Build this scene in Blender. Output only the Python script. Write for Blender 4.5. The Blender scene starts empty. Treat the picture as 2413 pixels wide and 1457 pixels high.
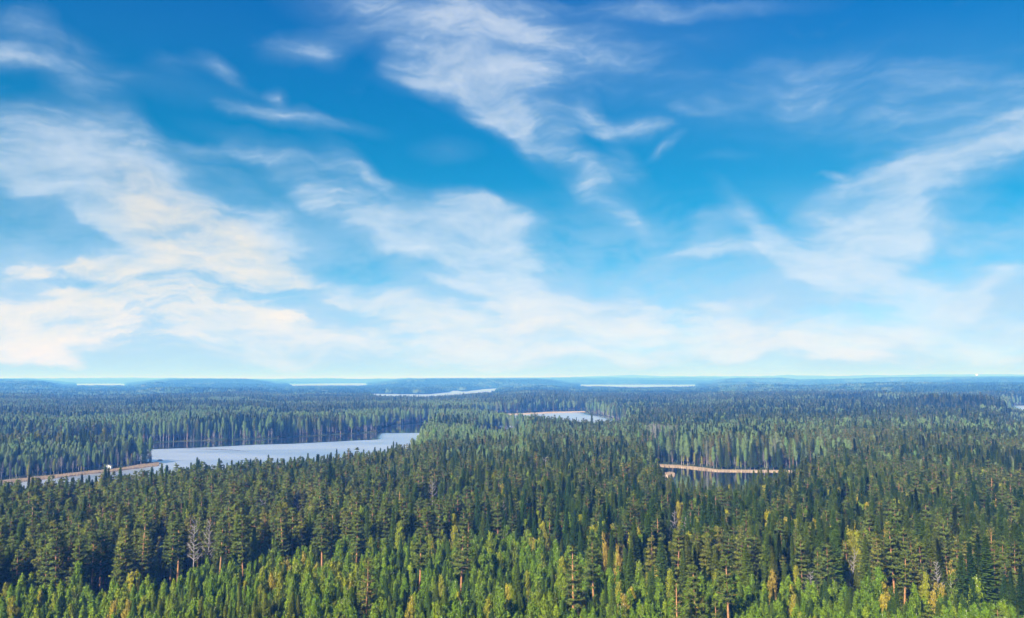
import bpy, math, random
import numpy as np
from mathutils import Matrix, Vector, Euler
from mathutils import noise as mnoise

sc = bpy.context.scene
COL = sc.collection
rng = np.random.default_rng(7)
random.seed(7)

# ------------------------------------------------------------------ camera
CAM_H = 66.0
FPX = 1894.0                       # focal length in pixels of the 2413 px wide photograph
PITCH, ROLL = math.radians(4.96), math.radians(0.12)
cam_data = bpy.data.cameras.new('camera')
cam_data.sensor_width = 36.0
cam_data.lens = 36.0 * FPX / 2413.0
cam_data.clip_start, cam_data.clip_end = 1.0, 120000.0
cam = bpy.data.objects.new('camera', cam_data)
COL.objects.link(cam)
cam.matrix_world = (Matrix.Translation((0, 0, CAM_H)) @ Matrix.Rotation(math.radians(90) + PITCH, 4, 'X')
                    @ Matrix.Rotation(-ROLL, 4, 'Z'))
sc.camera = cam
RC = np.array(cam.matrix_world.to_3x3())

def ray(px, py):
    d = RC @ np.array([(px - 1206.5) / FPX, -(py - 728.5) / FPX, -1.0])
    return d / np.linalg.norm(d)

def ground(px, py, z=0.0):
    d = ray(px, py)
    t = (z - CAM_H) / d[2]
    return d[0] * t, d[1] * t

def az_el(px, py):
    d = ray(px, py)
    return math.atan2(d[0], d[1]), math.asin(d[2])

def project(x, y, z):              # world arrays -> photograph pixels
    p = np.stack([x, y, z - CAM_H], -1) @ RC
    return 1206.5 + FPX * p[..., 0] / -p[..., 2], 728.5 - FPX * p[..., 1] / -p[..., 2]

# ------------------------------------------------------------------ render look
sc.view_settings.view_transform = 'Standard'
sc.view_settings.look = 'None'
sc.view_settings.exposure = 1.15
sc.view_settings.gamma = 1.0
sc.view_settings.use_curve_mapping = False
sc.render.engine = 'CYCLES'
sc.cycles.max_bounces = 5
sc.cycles.diffuse_bounces = 4
sc.cycles.glossy_bounces = 2
sc.cycles.transmission_bounces = 2
sc.cycles.volume_bounces = 0
sc.cycles.transparent_max_bounces = 8
sc.cycles.use_denoising = True
sc.cycles.use_adaptive_sampling = True
sc.cycles.adaptive_threshold = 0.015
sc.cycles.adaptive_min_samples = 12

# ------------------------------------------------------------------ sun
SUN_EL, SUN_ROT = math.radians(38), math.radians(-146)
sun_data = bpy.data.lights.new('sun', 'SUN')
sun_data.energy = 5.0
sun_data.angle = math.radians(0.6)
sun_data.color = (1.0, 0.91, 0.79)
sun = bpy.data.objects.new('sun', sun_data)
COL.objects.link(sun)
sdir = Vector((math.sin(SUN_ROT) * math.cos(SUN_EL), math.cos(SUN_ROT) * math.cos(SUN_EL), math.sin(SUN_EL)))
sun.rotation_euler = sdir.to_track_quat('Z', 'Y').to_euler()
sun.location = (-200, -200, 400)

# ------------------------------------------------------------------ sky
world = bpy.data.worlds.new('World')
sc.world = world
world.use_nodes = True
nt = world.node_tree
N, L = nt.nodes, nt.links

def nd(kind, **kw):
    n = N.new(kind)
    for k, v in kw.items():
        setattr(n, k, v)
    return n

def put(sock, v):
    if isinstance(v, bpy.types.NodeSocket):
        L.new(v, sock)
    else:
        sock.default_value = v

def mth(op, a, b=None, c=None, clamp=False):
    n = nd('ShaderNodeMath', operation=op, use_clamp=clamp)
    put(n.inputs[0], a)
    if b is not None: put(n.inputs[1], b)
    if c is not None: put(n.inputs[2], c)
    return n.outputs[0]

def smooth(v, lo, hi, a=0.0, b=1.0):
    n = nd('ShaderNodeMapRange', interpolation_type='SMOOTHSTEP')
    put(n.inputs[0], v)
    for i, q in zip((1, 2, 3, 4), (lo, hi, a, b)):
        n.inputs[i].default_value = q
    return n.outputs[0]

def mixc(f, a, b, mode='MIX'):
    n = nd('ShaderNodeMix', data_type='RGBA', blend_type=mode)
    put(n.inputs[0], f); put(n.inputs[6], a); put(n.inputs[7], b)
    return n.outputs[2]

tc = nd('ShaderNodeTexCoord')
sep = nd('ShaderNodeSeparateXYZ'); L.new(tc.outputs['Generated'], sep.inputs[0])
AZ = mth('ARCTAN2', sep.outputs[0], sep.outputs[1])
EL = mth('ARCSINE', sep.outputs[2])
cmb = nd('ShaderNodeCombineXYZ'); L.new(AZ, cmb.inputs[0]); L.new(EL, cmb.inputs[1])
AE = cmb.outputs[0]

def vmap(vec, loc=(0, 0, 0), rot=0.0, scale=(1, 1, 1), kind='POINT'):
    n = nd('ShaderNodeMapping', vector_type=kind)
    L.new(vec, n.inputs[0])
    n.inputs[1].default_value = loc
    n.inputs[2].default_value = (0, 0, rot)
    n.inputs[3].default_value = scale
    return n.outputs[0]

def fbm(vec, scale, detail, rough=0.55, dist=0.0, out=0):
    n = nd('ShaderNodeTexNoise', noise_dimensions='3D')
    L.new(vec, n.inputs['Vector'])
    n.inputs['Scale'].default_value = scale
    n.inputs['Detail'].default_value = detail
    n.inputs['Roughness'].default_value = rough
    n.inputs['Distortion'].default_value = dist
    return n.outputs[out]

sky = nd('ShaderNodeTexSky', sky_type='NISHITA', sun_disc=False)
sky.sun_elevation = SUN_EL
sky.sun_rotation = SUN_ROT
sky.dust_density = 0.6
sky.ozone_density = 3.0
sky.altitude = 150
# the clear sky of the photograph is a deep cyan-blue that pales towards the horizon
grade = nd('ShaderNodeValToRGB')
g = grade.color_ramp
g.interpolation = 'B_SPLINE'
stops = [(0.0, (1.05, 1.50, 2.5)), (0.025, (1.0, 1.42, 2.15)), (0.07, (.78, 1.17, 1.52)), (0.14, (.12, .92, 1.15)),
         (0.24, (.0, .86, 1.08)), (0.34, (.0, .84, 1.24)), (0.46, (.0, .78, 1.46)), (1.0, (.06, .55, 1.3))]
g.elements[0].position, g.elements[0].color = stops[0][0], (*[c / 4 for c in stops[0][1]], 1)
g.elements[1].position, g.elements[1].color = 1.0, (*[c / 4 for c in stops[-1][1]], 1)
for p, c in stops[1:-1]:
    e = g.elements.new(p); e.color = (*[q / 4 for q in c], 1)
L.new(sep.outputs[2], grade.inputs[0])
clear = mixc(1.0, sky.outputs[0], grade.outputs[0], 'MULTIPLY')
sc4 = nd('ShaderNodeVectorMath', operation='SCALE'); L.new(clear, sc4.inputs[0]); sc4.inputs[3].default_value = 3.6
clear = sc4.outputs[0]

# cirrus: soft wind-drawn streaks, bent by noise and combed along the wind
w1 = nd('ShaderNodeVectorMath', operation='SUBTRACT'); L.new(fbm(AE, 5.0, 2.0, out=1), w1.inputs[0]); w1.inputs[1].default_value = (.5, .5, .5)
w2 = nd('ShaderNodeVectorMath', operation='SUBTRACT'); L.new(fbm(AE, 17.0, 4.0, .6, out=1), w2.inputs[0]); w2.inputs[1].default_value = (.5, .5, .5)
a1 = nd('ShaderNodeVectorMath', operation='MULTIPLY_ADD'); L.new(w1.outputs[0], a1.inputs[0]); a1.inputs[1].default_value = (.10, .07, 0); L.new(AE, a1.inputs[2])
a2 = nd('ShaderNodeVectorMath', operation='MULTIPLY_ADD'); L.new(w2.outputs[0], a2.inputs[0]); a2.inputs[1].default_value = (.030, .022, 0); L.new(a1.outputs[0], a2.inputs[2])
WAE = a2.outputs[0]

# px, py, half length, half width, angle (down to the right), strength   - one entry per streak of cloud
STREAKS = [
 (900, 20, 200, 60, 15, .42), (1080, 50, 260, 80, 25, .42), (1150, 120, 120, 80, 40, .45), (1110, 190, 180, 60, 20, .95),
 (1030, 195, 100, 32, 5, .55), (1160, 250, 150, 38, 33, .60), (1230, 290, 90, 22, 28, .45), (1240, 160, 90, 110, 60, .30),
 (1420, 60, 260, 90, -5, .22), (1620, 12, 240, 22, -3, .42),
 (745, 100, 90, 36, -12, .62), (770, 130, 30, 34, 60, .35), (520, 163, 50, 20, 28, .55), (430, 165, 40, 20, 20, .22), (645, 235, 22, 16, 45, .42),
 (655, 287, 95, 22, 12, .62), (790, 308, 80, 18, 8, .30), (560, 205, 120, 12, 25, .16),
 (60, 148, 120, 24, 8, .62), (115, 75, 60, 44, 40, .55), (30, 65, 50, 40, 20, .40), (230, 125, 60, 32, 30, .32), (280, 195, 240, 34, 10, .28),
 (250, 275, 100, 52, 30, .50),
 (90, 330, 170, 60, 8, .55), (60, 400, 220, 70, 8, .55), (230, 420, 210, 85, 20, .60), (420, 470, 260, 85, 18, .58), (120, 470, 170, 22, 22, .45), (250, 520, 170, 22, 25, .40),
 (400, 540, 230, 75, 18, .62), (540, 600, 220, 90, 16, .85), (640, 520, 140, 80, 20, .32), (460, 560, 130, 40, 24, .55), (515, 585, 85, 12, 27, .55),
 (440, 375, 80, 16, -10, .30), (330, 340, 60, 40, 40, .30),
 (10, 590, 70, 40, 10, .62), (220, 610, 150, 22, 3, .55), (300, 650, 260, 45, 5, .62), (110, 690, 220, 32, 4, .70), (90, 745, 200, 75, 6, 1.1), (190, 720, 90, 40, 10, .6),
 (60, 800, 150, 40, 15, .55), (160, 830, 90, 20, 25, .35), (400, 720, 150, 60, 15, .42), (560, 750, 150, 45, 12, .55), (640, 735, 60, 24, 5, .35), (480, 800, 260, 45, 4, .40),
 (690, 660, 130, 60, 20, .30),
 (560, 375, 160, 14, 6, .30), (740, 400, 190, 26, 16, .42), (860, 430, 120, 22, 32, .42), (700, 440, 130, 22, 30, .40), (850, 510, 150, 32, 28, .55), (950, 545, 150, 45, 18, .60),
 (1060, 520, 150, 34, -3, .60), (1110, 490, 60, 24, 20, .55), (1170, 510, 80, 16, 12, .40), (1080, 575, 190, 75, 16, 1.0), (1190, 610, 60, 70, 10, .5), (1170, 600, 75, 55, 30, .55), (1160, 640, 60, 28, 10, .45),
 (1245, 535, 90, 14, 8, .25),
 (1050, 352, 65, 24, 0, .28),
 (900, 690, 85, 18, 2, .60), (1010, 660, 60, 12, 10, .30), (960, 720, 180, 32, 18, .50), (1060, 745, 230, 32, 12, .60), (1180, 700, 160, 32, 15, .42), (1000, 800, 330, 42, 2, .55), (1260, 740, 190, 50, 8, .60),
 (1300, 790, 320, 50, 3, .55), (1420, 690, 110, 32, 5, .42), (1400, 750, 230, 38, 5, .50), (1600, 745, 190, 20, 12, .50), (1690, 722, 60, 12, 16, .42), (1550, 800, 300, 40, 3, .50),
 (1330, 310, 26, 14, 20, .45), (1420, 290, 95, 26, 6, .52), (1390, 265, 50, 26, 50, .35), (1480, 290, 50, 14, 10, .3), (1580, 262, 32, 16, 15, .18), (1550, 345, 34, 12, -35, .38),
 (1260, 345, 60, 26, 60, .26), (1390, 385, 75, 28, 33, .62), (1470, 380, 60, 22, 55, .35), (1400, 440, 90, 50, 35, .32), (1450, 490, 120, 32, 42, .48), (1500, 530, 60, 20, 40, .30),
 (1690, 378, 60, 10, 0, .20),
 (1665, 560, 36, 42, 20, .62), (1665, 601, 95, 12, -3, .72), (1730, 560, 60, 50, 50, .32),
 (1800, 570, 140, 26, 42, .55), (1850, 610, 110, 24, 35, .55), (1980, 560, 150, 75, -20, .72), (2010, 530, 130, 85, -25, .8), (2040, 425, 110, 17, -18, .70), (1960, 410, 34, 8, 0, .45),
 (2130, 500, 130, 60, -50, .45), (2200, 400, 220, 40, -14, .50), (2330, 370, 200, 55, -16, .50), (2250, 430, 200, 40, -18, .30), (2350, 290, 150, 60, -18, .22), (2080, 620, 200, 50, 20, .42),
 (2230, 530, 130, 40, -10, .35), (2370, 540, 110, 32, -5, .40), (2240, 725, 85, 24, -28, .60), (2320, 665, 60, 22, -35, .42), (2370, 620, 70, 22, -10, .30), (1960, 700, 42, 28, 10, .45), (2100, 660, 130, 20, -5, .40),
 (1850, 740, 170, 20, 15, .30), (1900, 800, 300, 42, 2, .42), (2250, 800, 260, 42, 0, .35), (1990, 845, 50, 9, -10, .35),
 (1200, 855, 1500, 26, 0, .30), (2300, 690, 220, 60, -10, .45), (2150, 780, 520, 70, 0, .62), (1850, 720, 380, 50, 6, .42), (1600, 840, 900, 30, 0, .35), (2250, 600, 260, 60, 5, .35), (1950, 650, 260, 50, 10, .35), (1300, 700, 300, 60, 8, .40), (700, 800, 420, 60, 3, .45), (1500, 650, 200, 30, 6, .22),
 (1900, 160, 140, 50, -8, .28), (2020, 230, 190, 70, 5, .26), (1700, 250, 200, 60, -5, .14), (2330, 200, 200, 110, 10, .22), (1900, 250, 420, 160, 0, .22), (2300, 300, 260, 80, -10, .30), (1400, 130, 240, 60, 20, .25),
 (350, 60, 380, 90, 8, .03),
]
WARM = [(90, 750, 260, 110, 6, 1.6), (60, 650, 300, 60, 6, .6), (510, 590, 210, 70, 27, 1.4), (300, 700, 380, 130, 6, .45), (1200, 780, 600, 70, 3, .50), (60, 840, 120, 40, 20, .6), (2000, 830, 300, 60, 3, .3)]

def streak(vec, s, acc):
    px, py, hl, hw, ang, k = s
    a0, e0 = az_el(px, py)
    t = math.radians(ang)
    a1_, e1_ = az_el(px + hl * math.cos(t), py + hl * math.sin(t))
    a2_, e2_ = az_el(px - hw * math.sin(t), py + hw * math.cos(t))
    rl, rw = math.hypot(a1_ - a0, e1_ - e0), math.hypot(a2_ - a0, e2_ - e0)
    th = math.atan2(e1_ - e0, a1_ - a0)
    m = vmap(vec, (a0, e0, 0), th, (rl * 1.7, rw * 1.7, 1.0), 'TEXTURE')
    gq = nd('ShaderNodeTexGradient', gradient_type='SPHERICAL')
    L.new(m, gq.inputs[0])
    return mth('MULTIPLY_ADD', gq.outputs[1], k * 1.45, acc)

acc = 0.0
for s in STREAKS:
    acc = streak(WAE, s, acc)
wac = 0.0
for s in WARM:
    wac = streak(WAE, s, wac)

# wind-combed fibres: down to the right over the left and middle, up to the right over the right-hand side
fibL = fbm(vmap(WAE, (0, 0, 0), math.radians(-22), (1, 3.6, 1), 'POINT'), 10.0, 7.0, .58, .15)
fibR = fbm(vmap(WAE, (0, 0, 0), math.radians(20), (1, 3.2, 1), 'POINT'), 10.0, 7.0, .58, .15)
side = smooth(AZ, .20, .36)
fib = nd('ShaderNodeMix', data_type='FLOAT'); L.new(side, fib.inputs[0]); L.new(fibL, fib.inputs[2]); L.new(fibR, fib.inputs[3])
fine = fbm(vmap(WAE, (3, 1, 0), math.radians(-10), (1, 1.8, 1), 'POINT'), 46.0, 4.0, .6)
# beyond the frame the same cirrus goes on
beyond = mth('MAXIMUM', smooth(mth('ABSOLUTE', AZ), .60, .85), smooth(EL, .44, .62))
gen = smooth(fbm(vmap(AE, (5, 2, 0), math.radians(-15), (1, 2.4, 1), 'POINT'), 3.2, 7.0, .58, .4), .46, .80, 0.0, .9)
base_c = mth('MULTIPLY_ADD', beyond, gen, acc)
fz = smooth(fib.outputs[0], .22, .78)
edge = smooth(mth('MULTIPLY', base_c, mth('MULTIPLY_ADD', fz, .95, .38)), .14, 1.30)
dens = mth('MULTIPLY', edge, mth('ADD', mth('MULTIPLY_ADD', fz, .66, .06), mth('MULTIPLY', fine, .40)))
dens = mth('MULTIPLY_ADD', mth('MINIMUM', base_c, 1.6), .20, dens)
thin = smooth(fib.outputs[0], .58, .85, 0.0, .08)
# low on the horizon the sheets of cirrus close up
lowv = mth('MULTIPLY', smooth(EL, .03, .25, 1.7, 0.0), smooth(fbm(vmap(WAE, (1, 4, 0), math.radians(-14), (1, 2.6, 1), 'POINT'), 7.0, 6.0, .62), .30, .66))
thin = mth('ADD', thin, lowv)
alpha = mth('SUBTRACT', 1.0, mth('EXPONENT', mth('MULTIPLY', mth('ADD', dens, thin), -1.0)))
alpha = mth('MULTIPLY', alpha, .97)
above = smooth(sep.outputs[2], -.002, .006)
alpha = mth('MULTIPLY', alpha, above)
# thin parts of the cirrus are bluish, thick parts white, the low ones towards the sun cream
body = smooth(dens, .2, 1.6)
cool = mixc(body, (.46, .66, .88, 1), (.84, .90, .97, 1))
warmf = mth('MULTIPLY', smooth(dens, .35, 1.25), mth('MINIMUM', wac, 1.0), clamp=True)
cloud = mixc(warmf, cool, (1.04, .93, .77, 1))
STR = 0.05
csc = nd('ShaderNodeVectorMath', operation='SCALE'); L.new(cloud, csc.inputs[0]); csc.inputs[3].default_value = 0.46 / STR
final = mixc(alpha, clear, csc.outputs[0])
bg = N['Background']
L.new(final, bg.inputs[0])
bg.inputs[1].default_value = STR
world.cycles.sampling_method = 'MANUAL'
world.cycles.sample_map_resolution = 512

# ================================================================== helpers
def new_mat(name):
    m = bpy.data.materials.new(name)
    m.use_nodes = True
    m.node_tree.nodes.clear()
    return m

class NB:
    """small node builder"""
    def __init__(self, m):
        self.t = m.node_tree; self.N = self.t.nodes; self.L = self.t.links
    def n(self, kind, inputs=(), **kw):
        q = self.N.new(kind)
        for k, v in kw.items(): setattr(q, k, v)
        for k, v in dict(inputs).items():
            if isinstance(v, bpy.types.NodeSocket): self.L.new(v, q.inputs[k])
            else: q.inputs[k].default_value = v
        return q
    def ramp(self, fac, stops, mode='LINEAR'):
        r = self.n('ShaderNodeValToRGB'); self.L.new(fac, r.inputs[0])
        e = r.color_ramp.elements; r.color_ramp.interpolation = mode
        e[0].position, e[0].color = stops[0][0], (*stops[0][1], 1)
        e[1].position, e[1].color = stops[-1][0], (*stops[-1][1], 1)
        for p, c in stops[1:-1]:
            x = e.new(p); x.color = (*c, 1)
        return r.outputs[0]

def leaf_mat(name, stops, transl=0.35, vary=0.5, soft=0.7):
    """foliage: the tree's own 'tint' picks its colour, every leaf clump varies a little"""
    m = new_mat(name); b = NB(m)
    at = b.n('ShaderNodeAttribute', attribute_type='INSTANCER', attribute_name='tint')
    col = b.ramp(at.outputs['Fac'], stops)
    geo = b.n('ShaderNodeNewGeometry')
    r = b.n('ShaderNodeMapRange', {0: geo.outputs['Random Per Island'], 3: 1 - vary, 4: 1 + vary})
    hs = b.n('ShaderNodeHueSaturation', {'Value': r.outputs[0], 'Color': col})
    # needles and small leaves scatter like a soft mass: bend the shading normal outwards from the stem
    tco = b.n('ShaderNodeTexCoord')
    ou = b.n('ShaderNodeVectorMath', {0: tco.outputs['Object'], 1: (1, 1, 0)}, operation='MULTIPLY')
    on = b.n('ShaderNodeVectorMath', {0: ou.outputs[0]}, operation='NORMALIZE')
    wd = b.n('ShaderNodeVectorTransform', {0: on.outputs[0]}, vector_type='VECTOR', convert_from='OBJECT', convert_to='WORLD')
    wn = b.n('ShaderNodeVectorMath', {0: wd.outputs[0]}, operation='NORMALIZE')
    up = b.n('ShaderNodeVectorMath', {0: wn.outputs[0], 1: (0, 0, .75)}, operation='ADD')
    gs = b.n('ShaderNodeVectorMath', {0: geo.outputs['Normal'], 3: soft}, operation='SCALE')
    sn = b.n('ShaderNodeVectorMath', {0: up.outputs[0], 1: gs.outputs[0]}, operation='ADD')
    nn = b.n('ShaderNodeVectorMath', {0: sn.outputs[0]}, operation='NORMALIZE')
    d = b.n('ShaderNodeBsdfDiffuse', {0: hs.outputs[0], 'Normal': nn.outputs[0]})
    t = b.n('ShaderNodeBsdfTranslucent', {0: hs.outputs[0], 'Normal': geo.outputs['Normal']})
    x = b.n('ShaderNodeMixShader', {0: transl, 1: d.outputs[0], 2: t.outputs[0]})
    o = b.n('ShaderNodeOutputMaterial'); b.L.new(x.outputs[0], o.inputs[0])
    return m

def bark_mat(name, stops, scale=3.0, zramp=None):
    """bark; zramp gives colours up the trunk (generated z) as pine bark really changes"""
    m = new_mat(name); b = NB(m)
    tcn = b.n('ShaderNodeTexCoord')
    nz = b.n('ShaderNodeTexNoise', {'Vector': tcn.outputs['Object'], 'Scale': scale, 'Detail': 4.0})
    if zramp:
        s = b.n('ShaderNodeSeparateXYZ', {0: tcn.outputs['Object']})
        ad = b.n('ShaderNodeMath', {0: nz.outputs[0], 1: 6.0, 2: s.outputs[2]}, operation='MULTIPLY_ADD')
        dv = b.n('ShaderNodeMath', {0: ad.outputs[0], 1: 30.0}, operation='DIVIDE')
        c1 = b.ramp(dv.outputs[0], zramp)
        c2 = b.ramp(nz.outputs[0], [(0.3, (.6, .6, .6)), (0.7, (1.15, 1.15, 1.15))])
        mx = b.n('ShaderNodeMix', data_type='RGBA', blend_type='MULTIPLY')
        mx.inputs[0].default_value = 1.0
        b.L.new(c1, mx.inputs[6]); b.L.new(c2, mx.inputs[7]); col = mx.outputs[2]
    else:
        col = b.ramp(nz.outputs[0], stops)
    d = b.n('ShaderNodeBsdfDiffuse', {0: col})
    o = b.n('ShaderNodeOutputMaterial'); b.L.new(d.outputs[0], o.inputs[0])
    return m

M = {}
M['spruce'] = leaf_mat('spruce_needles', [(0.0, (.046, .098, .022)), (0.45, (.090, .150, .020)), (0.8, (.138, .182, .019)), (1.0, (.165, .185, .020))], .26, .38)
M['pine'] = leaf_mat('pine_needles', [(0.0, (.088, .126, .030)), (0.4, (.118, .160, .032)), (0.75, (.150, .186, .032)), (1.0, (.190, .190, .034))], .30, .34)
M['far_conifer'] = leaf_mat('far_conifer_painted_shade', [(0.0, (.014, .038, .020)), (1.0, (.034, .070, .028))], .1, .35)  # self-shading of the crowns darkened into the needle colour
M['far_grove'] = leaf_mat('far_deciduous_painted_shade', [(0.0, (.050, .110, .044)), (1.0, (.095, .120, .060))], .1, .30)  # darker leaf colour carries the shade inside the crowns
M['young'] = leaf_mat('young_pine_needles', [(0.0, (.110, .195, .018)), (0.5, (.180, .270, .020)), (1.0, (.290, .345, .022))], .30, .36)
M['birch'] = leaf_mat('birch_leaves', [(0.0, (.150, .250, .018)), (0.35, (.225, .285, .020)), (0.6, (.320, .310, .024)), (0.8, (.400, .325, .034)), (1.0, (.360, .260, .050))], .45, .32)
M['grove'] = leaf_mat('far_birch_leaves', [(0.0, (.140, .245, .070)), (0.5, (.190, .270, .088)), (1.0, (.175, .190, .105))], .40, .30)
M['bare'] = leaf_mat('bare_twigs', [(0.0, (.15, .125, .125)), (.6, (.20, .175, .175)), (1.0, (.40, .37, .36))], .1, .3)
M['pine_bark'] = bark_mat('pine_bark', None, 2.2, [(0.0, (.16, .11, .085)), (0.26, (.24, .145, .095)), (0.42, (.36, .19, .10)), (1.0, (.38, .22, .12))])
M['tall_pine_bark'] = bark_mat('orange_bark', None, 2.2, [(0.0, (.18, .12, .085)), (0.22, (.34, .18, .09)), (0.40, (.46, .24, .105)), (1.0, (.48, .27, .13))])  # brighter, more orange bark for the tall pines
M['spruce_bark'] = bark_mat('spruce_bark', [(0.3, (.10, .075, .06)), (0.7, (.20, .155, .125))])
M['birch_bark'] = bark_mat('birch_bark', [(0.36, (.16, .14, .13)), (0.42, (.62, .58, .50)), (0.7, (.74, .71, .62))], 2.6)
M['pale_bark'] = bark_mat('pale_bark', [(0.36, (.12, .10, .11)), (0.42, (.27, .24, .24)), (0.7, (.38, .34, .34))], 2.6)
M['grey_bark'] = bark_mat('grey_bark', [(0.3, (.20, .185, .18)), (0.7, (.38, .35, .34))])

def mesh_from(name, V, F, mats, mi=None, smooth_shade=False):
    """V (n,3), F (m,3) or list of faces, mi per-face material index"""
    me = bpy.data.meshes.new(name)
    F = np.asarray(F)
    nf, k = F.shape
    me.vertices.add(len(V)); me.vertices.foreach_set('co', np.asarray(V, np.float32).ravel())
    me.loops.add(nf * k); me.loops.foreach_set('vertex_index', F.astype(np.int32).ravel())
    me.polygons.add(nf)
    me.polygons.foreach_set('loop_start', np.arange(0, nf * k, k, dtype=np.int32))
    me.polygons.foreach_set('loop_total', np.full(nf, k, np.int32))
    for m in mats: me.materials.append(m)
    if mi is not None: me.polygons.foreach_set('material_index', np.asarray(mi, np.int32))
    if smooth_shade: me.polygons.foreach_set('use_smooth', np.ones(nf, bool))
    me.update(calc_edges=True)
    return me

class TB:
    """triangle bag"""
    def __init__(self): self.v = []; self.f = []; self.n = 0
    def tris(self, P):                               # (m,3,3)
        P = np.asarray(P, float).reshape(-1, 3)
        self.v.append(P); self.f.append(np.arange(self.n, self.n + len(P)).reshape(-1, 3)); self.n += len(P)
    def tube(self, pts, rad, sides=6):
        pts = np.asarray(pts, float); k = len(pts)
        a = np.linspace(0, 2 * math.pi, sides, endpoint=False)
        dirs = np.gradient(pts, axis=0); dirs /= np.linalg.norm(dirs, axis=1)[:, None] + 1e-9
        ref = np.array([1, 0, 0]) if abs(dirs[:, 2]).mean() > .7 else np.array([0, 0, 1])
        u = np.cross(dirs, ref); u /= np.linalg.norm(u, axis=1)[:, None] + 1e-9
        w = np.cross(dirs, u)
        R = np.asarray(rad, float)[:, None, None]
        ring = pts[:, None, :] + R * (np.cos(a)[None, :, None] * u[:, None, :] + np.sin(a)[None, :, None] * w[:, None, :])
        V = ring.reshape(-1, 3)
        f = []
        for i in range(k - 1):
            for j in range(sides):
                p, q = i * sides + j, i * sides + (j + 1) % sides
                f += [(p, q, q + sides), (p, q + sides, p + sides)]
        self.v.append(V); self.f.append(np.array(f) + self.n); self.n += len(V)
    def out(self):
        return np.concatenate(self.v), np.concatenate(self.f)

def unit(v): return v / (np.linalg.norm(v, axis=-1, keepdims=True) + 1e-9)

# ------------------------------------------------------------------ tree shapes
def spruce_shape(h, r, r_, base=0.1, dens=1.0, up=0.0, leaf=1.0):
    """whorls of drooping branches carrying sprays of needles"""
    tr, cr = TB(), TB()
    lean = r_.normal(0, .012, 2)
    zz = np.linspace(0, h, 7)
    tr.tube(np.stack([lean[0] * zz, lean[1] * zz, zz], 1), .017 * h * (1 - zz / h) ** .8 * .62 + .02, 6)
    z = base * h
    P = []
    ph = r_.uniform(0, 6.28, 3)
    while z < h * .985:
        t = z / h
        nb = int(r_.integers(6, 9))
        for a in r_.uniform(0, 6.28) + np.arange(nb) * 6.283 / nb + r_.normal(0, .2, nb):
            prof = 1.16 * (1 - t) ** 1.0 * (1 if t > base + .1 else .55 + 4.5 * max(0, t - base))
            ln = r * prof * (1 + .22 * math.sin(a * 2 + ph[0] + t * 7)) * r_.uniform(.62, 1.22) + .12
            d = np.array([math.cos(a), math.sin(a), 0.0]); s = np.array([-d[1], d[0], 0.0])
            sl = (-.30 + .75 * t ** 2 + up) + r_.normal(0, .07)
            n = max(2, int(ln / .30 * dens))
            q = (np.arange(n) + .6) / n
            c = np.array([lean[0] * z, lean[1] * z, z]) + d * (q * ln)[:, None] + np.array([0, 0, 1.0]) * (q * ln * sl + .22 * (q ** 2) * ln * .6)[:, None]
            w = (.20 + .16 * (1 - q))[:, None] * (.7 + .3 * min(1, ln)) * r_.uniform(.8, 1.5, (n, 1)) * leaf
            l = .34 * r_.uniform(.8, 1.5, (n, 1)) * leaf
            zo = np.zeros((n, 3)); zo[:, 2] = r_.uniform(-.08, .06, n)
            P.append(np.stack([c - s * w * 1.2 - d * .1, c + s * w * .3 + zo, c + d * l + zo - s * w * .3], 1))
            P.append(np.stack([c + s * w * 1.2 - d * .1, c - s * w * .3 + zo, c + d * l + zo + s * w * .3], 1))
            dn = np.array([0, 0, -1.0]) * (r_.uniform(.22, .5, (n, 1)) * leaf)
            P.append(np.stack([c - d * l * .5, c + d * l * .5, c + dn + s * w * r_.uniform(-.8, .8, (n, 1))], 1))
        z += (.30 + .16 * (1 - t)) * r_.uniform(.8, 1.2) / dens
    tip = np.array([lean[0] * h, lean[1] * h, h])
    P.append(np.array([[tip + (-.12, 0, -.6), tip + (.12, 0, -.6), tip + (0, 0, .35)], [tip + (0, -.12, -.6), tip + (0, .12, -.6), tip + (0, 0, .35)]]))
    cr.tris(np.concatenate(P))
    return tr, cr

def clump(c, rad, n, r_, size, flat=.42, horiz=.6):
    """n needle tufts in a flattened ball"""
    v = r_.normal(0, 1, (n, 3)); v = unit(v) * (r_.uniform(0, 1, (n, 1)) ** .45)
    p = np.asarray(c) + v * np.array([rad, rad, rad * flat])
    e1 = unit(r_.normal(0, 1, (n, 3)) * np.array([1, 1, .45])); e2 = r_.normal(0, 1, (n, 3)) * np.array([1, 1, 1 - horiz])
    e2 = unit(e2 - (e2 * e1).sum(1, keepdims=True) * e1)
    s = size * r_.uniform(.6, 1.35, (n, 1))
    return np.stack([p - e1 * s * .8, p + e1 * s * .8, p + e2 * s * 1.1 + np.array([0, 0, .12]) * s], 1)

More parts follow.
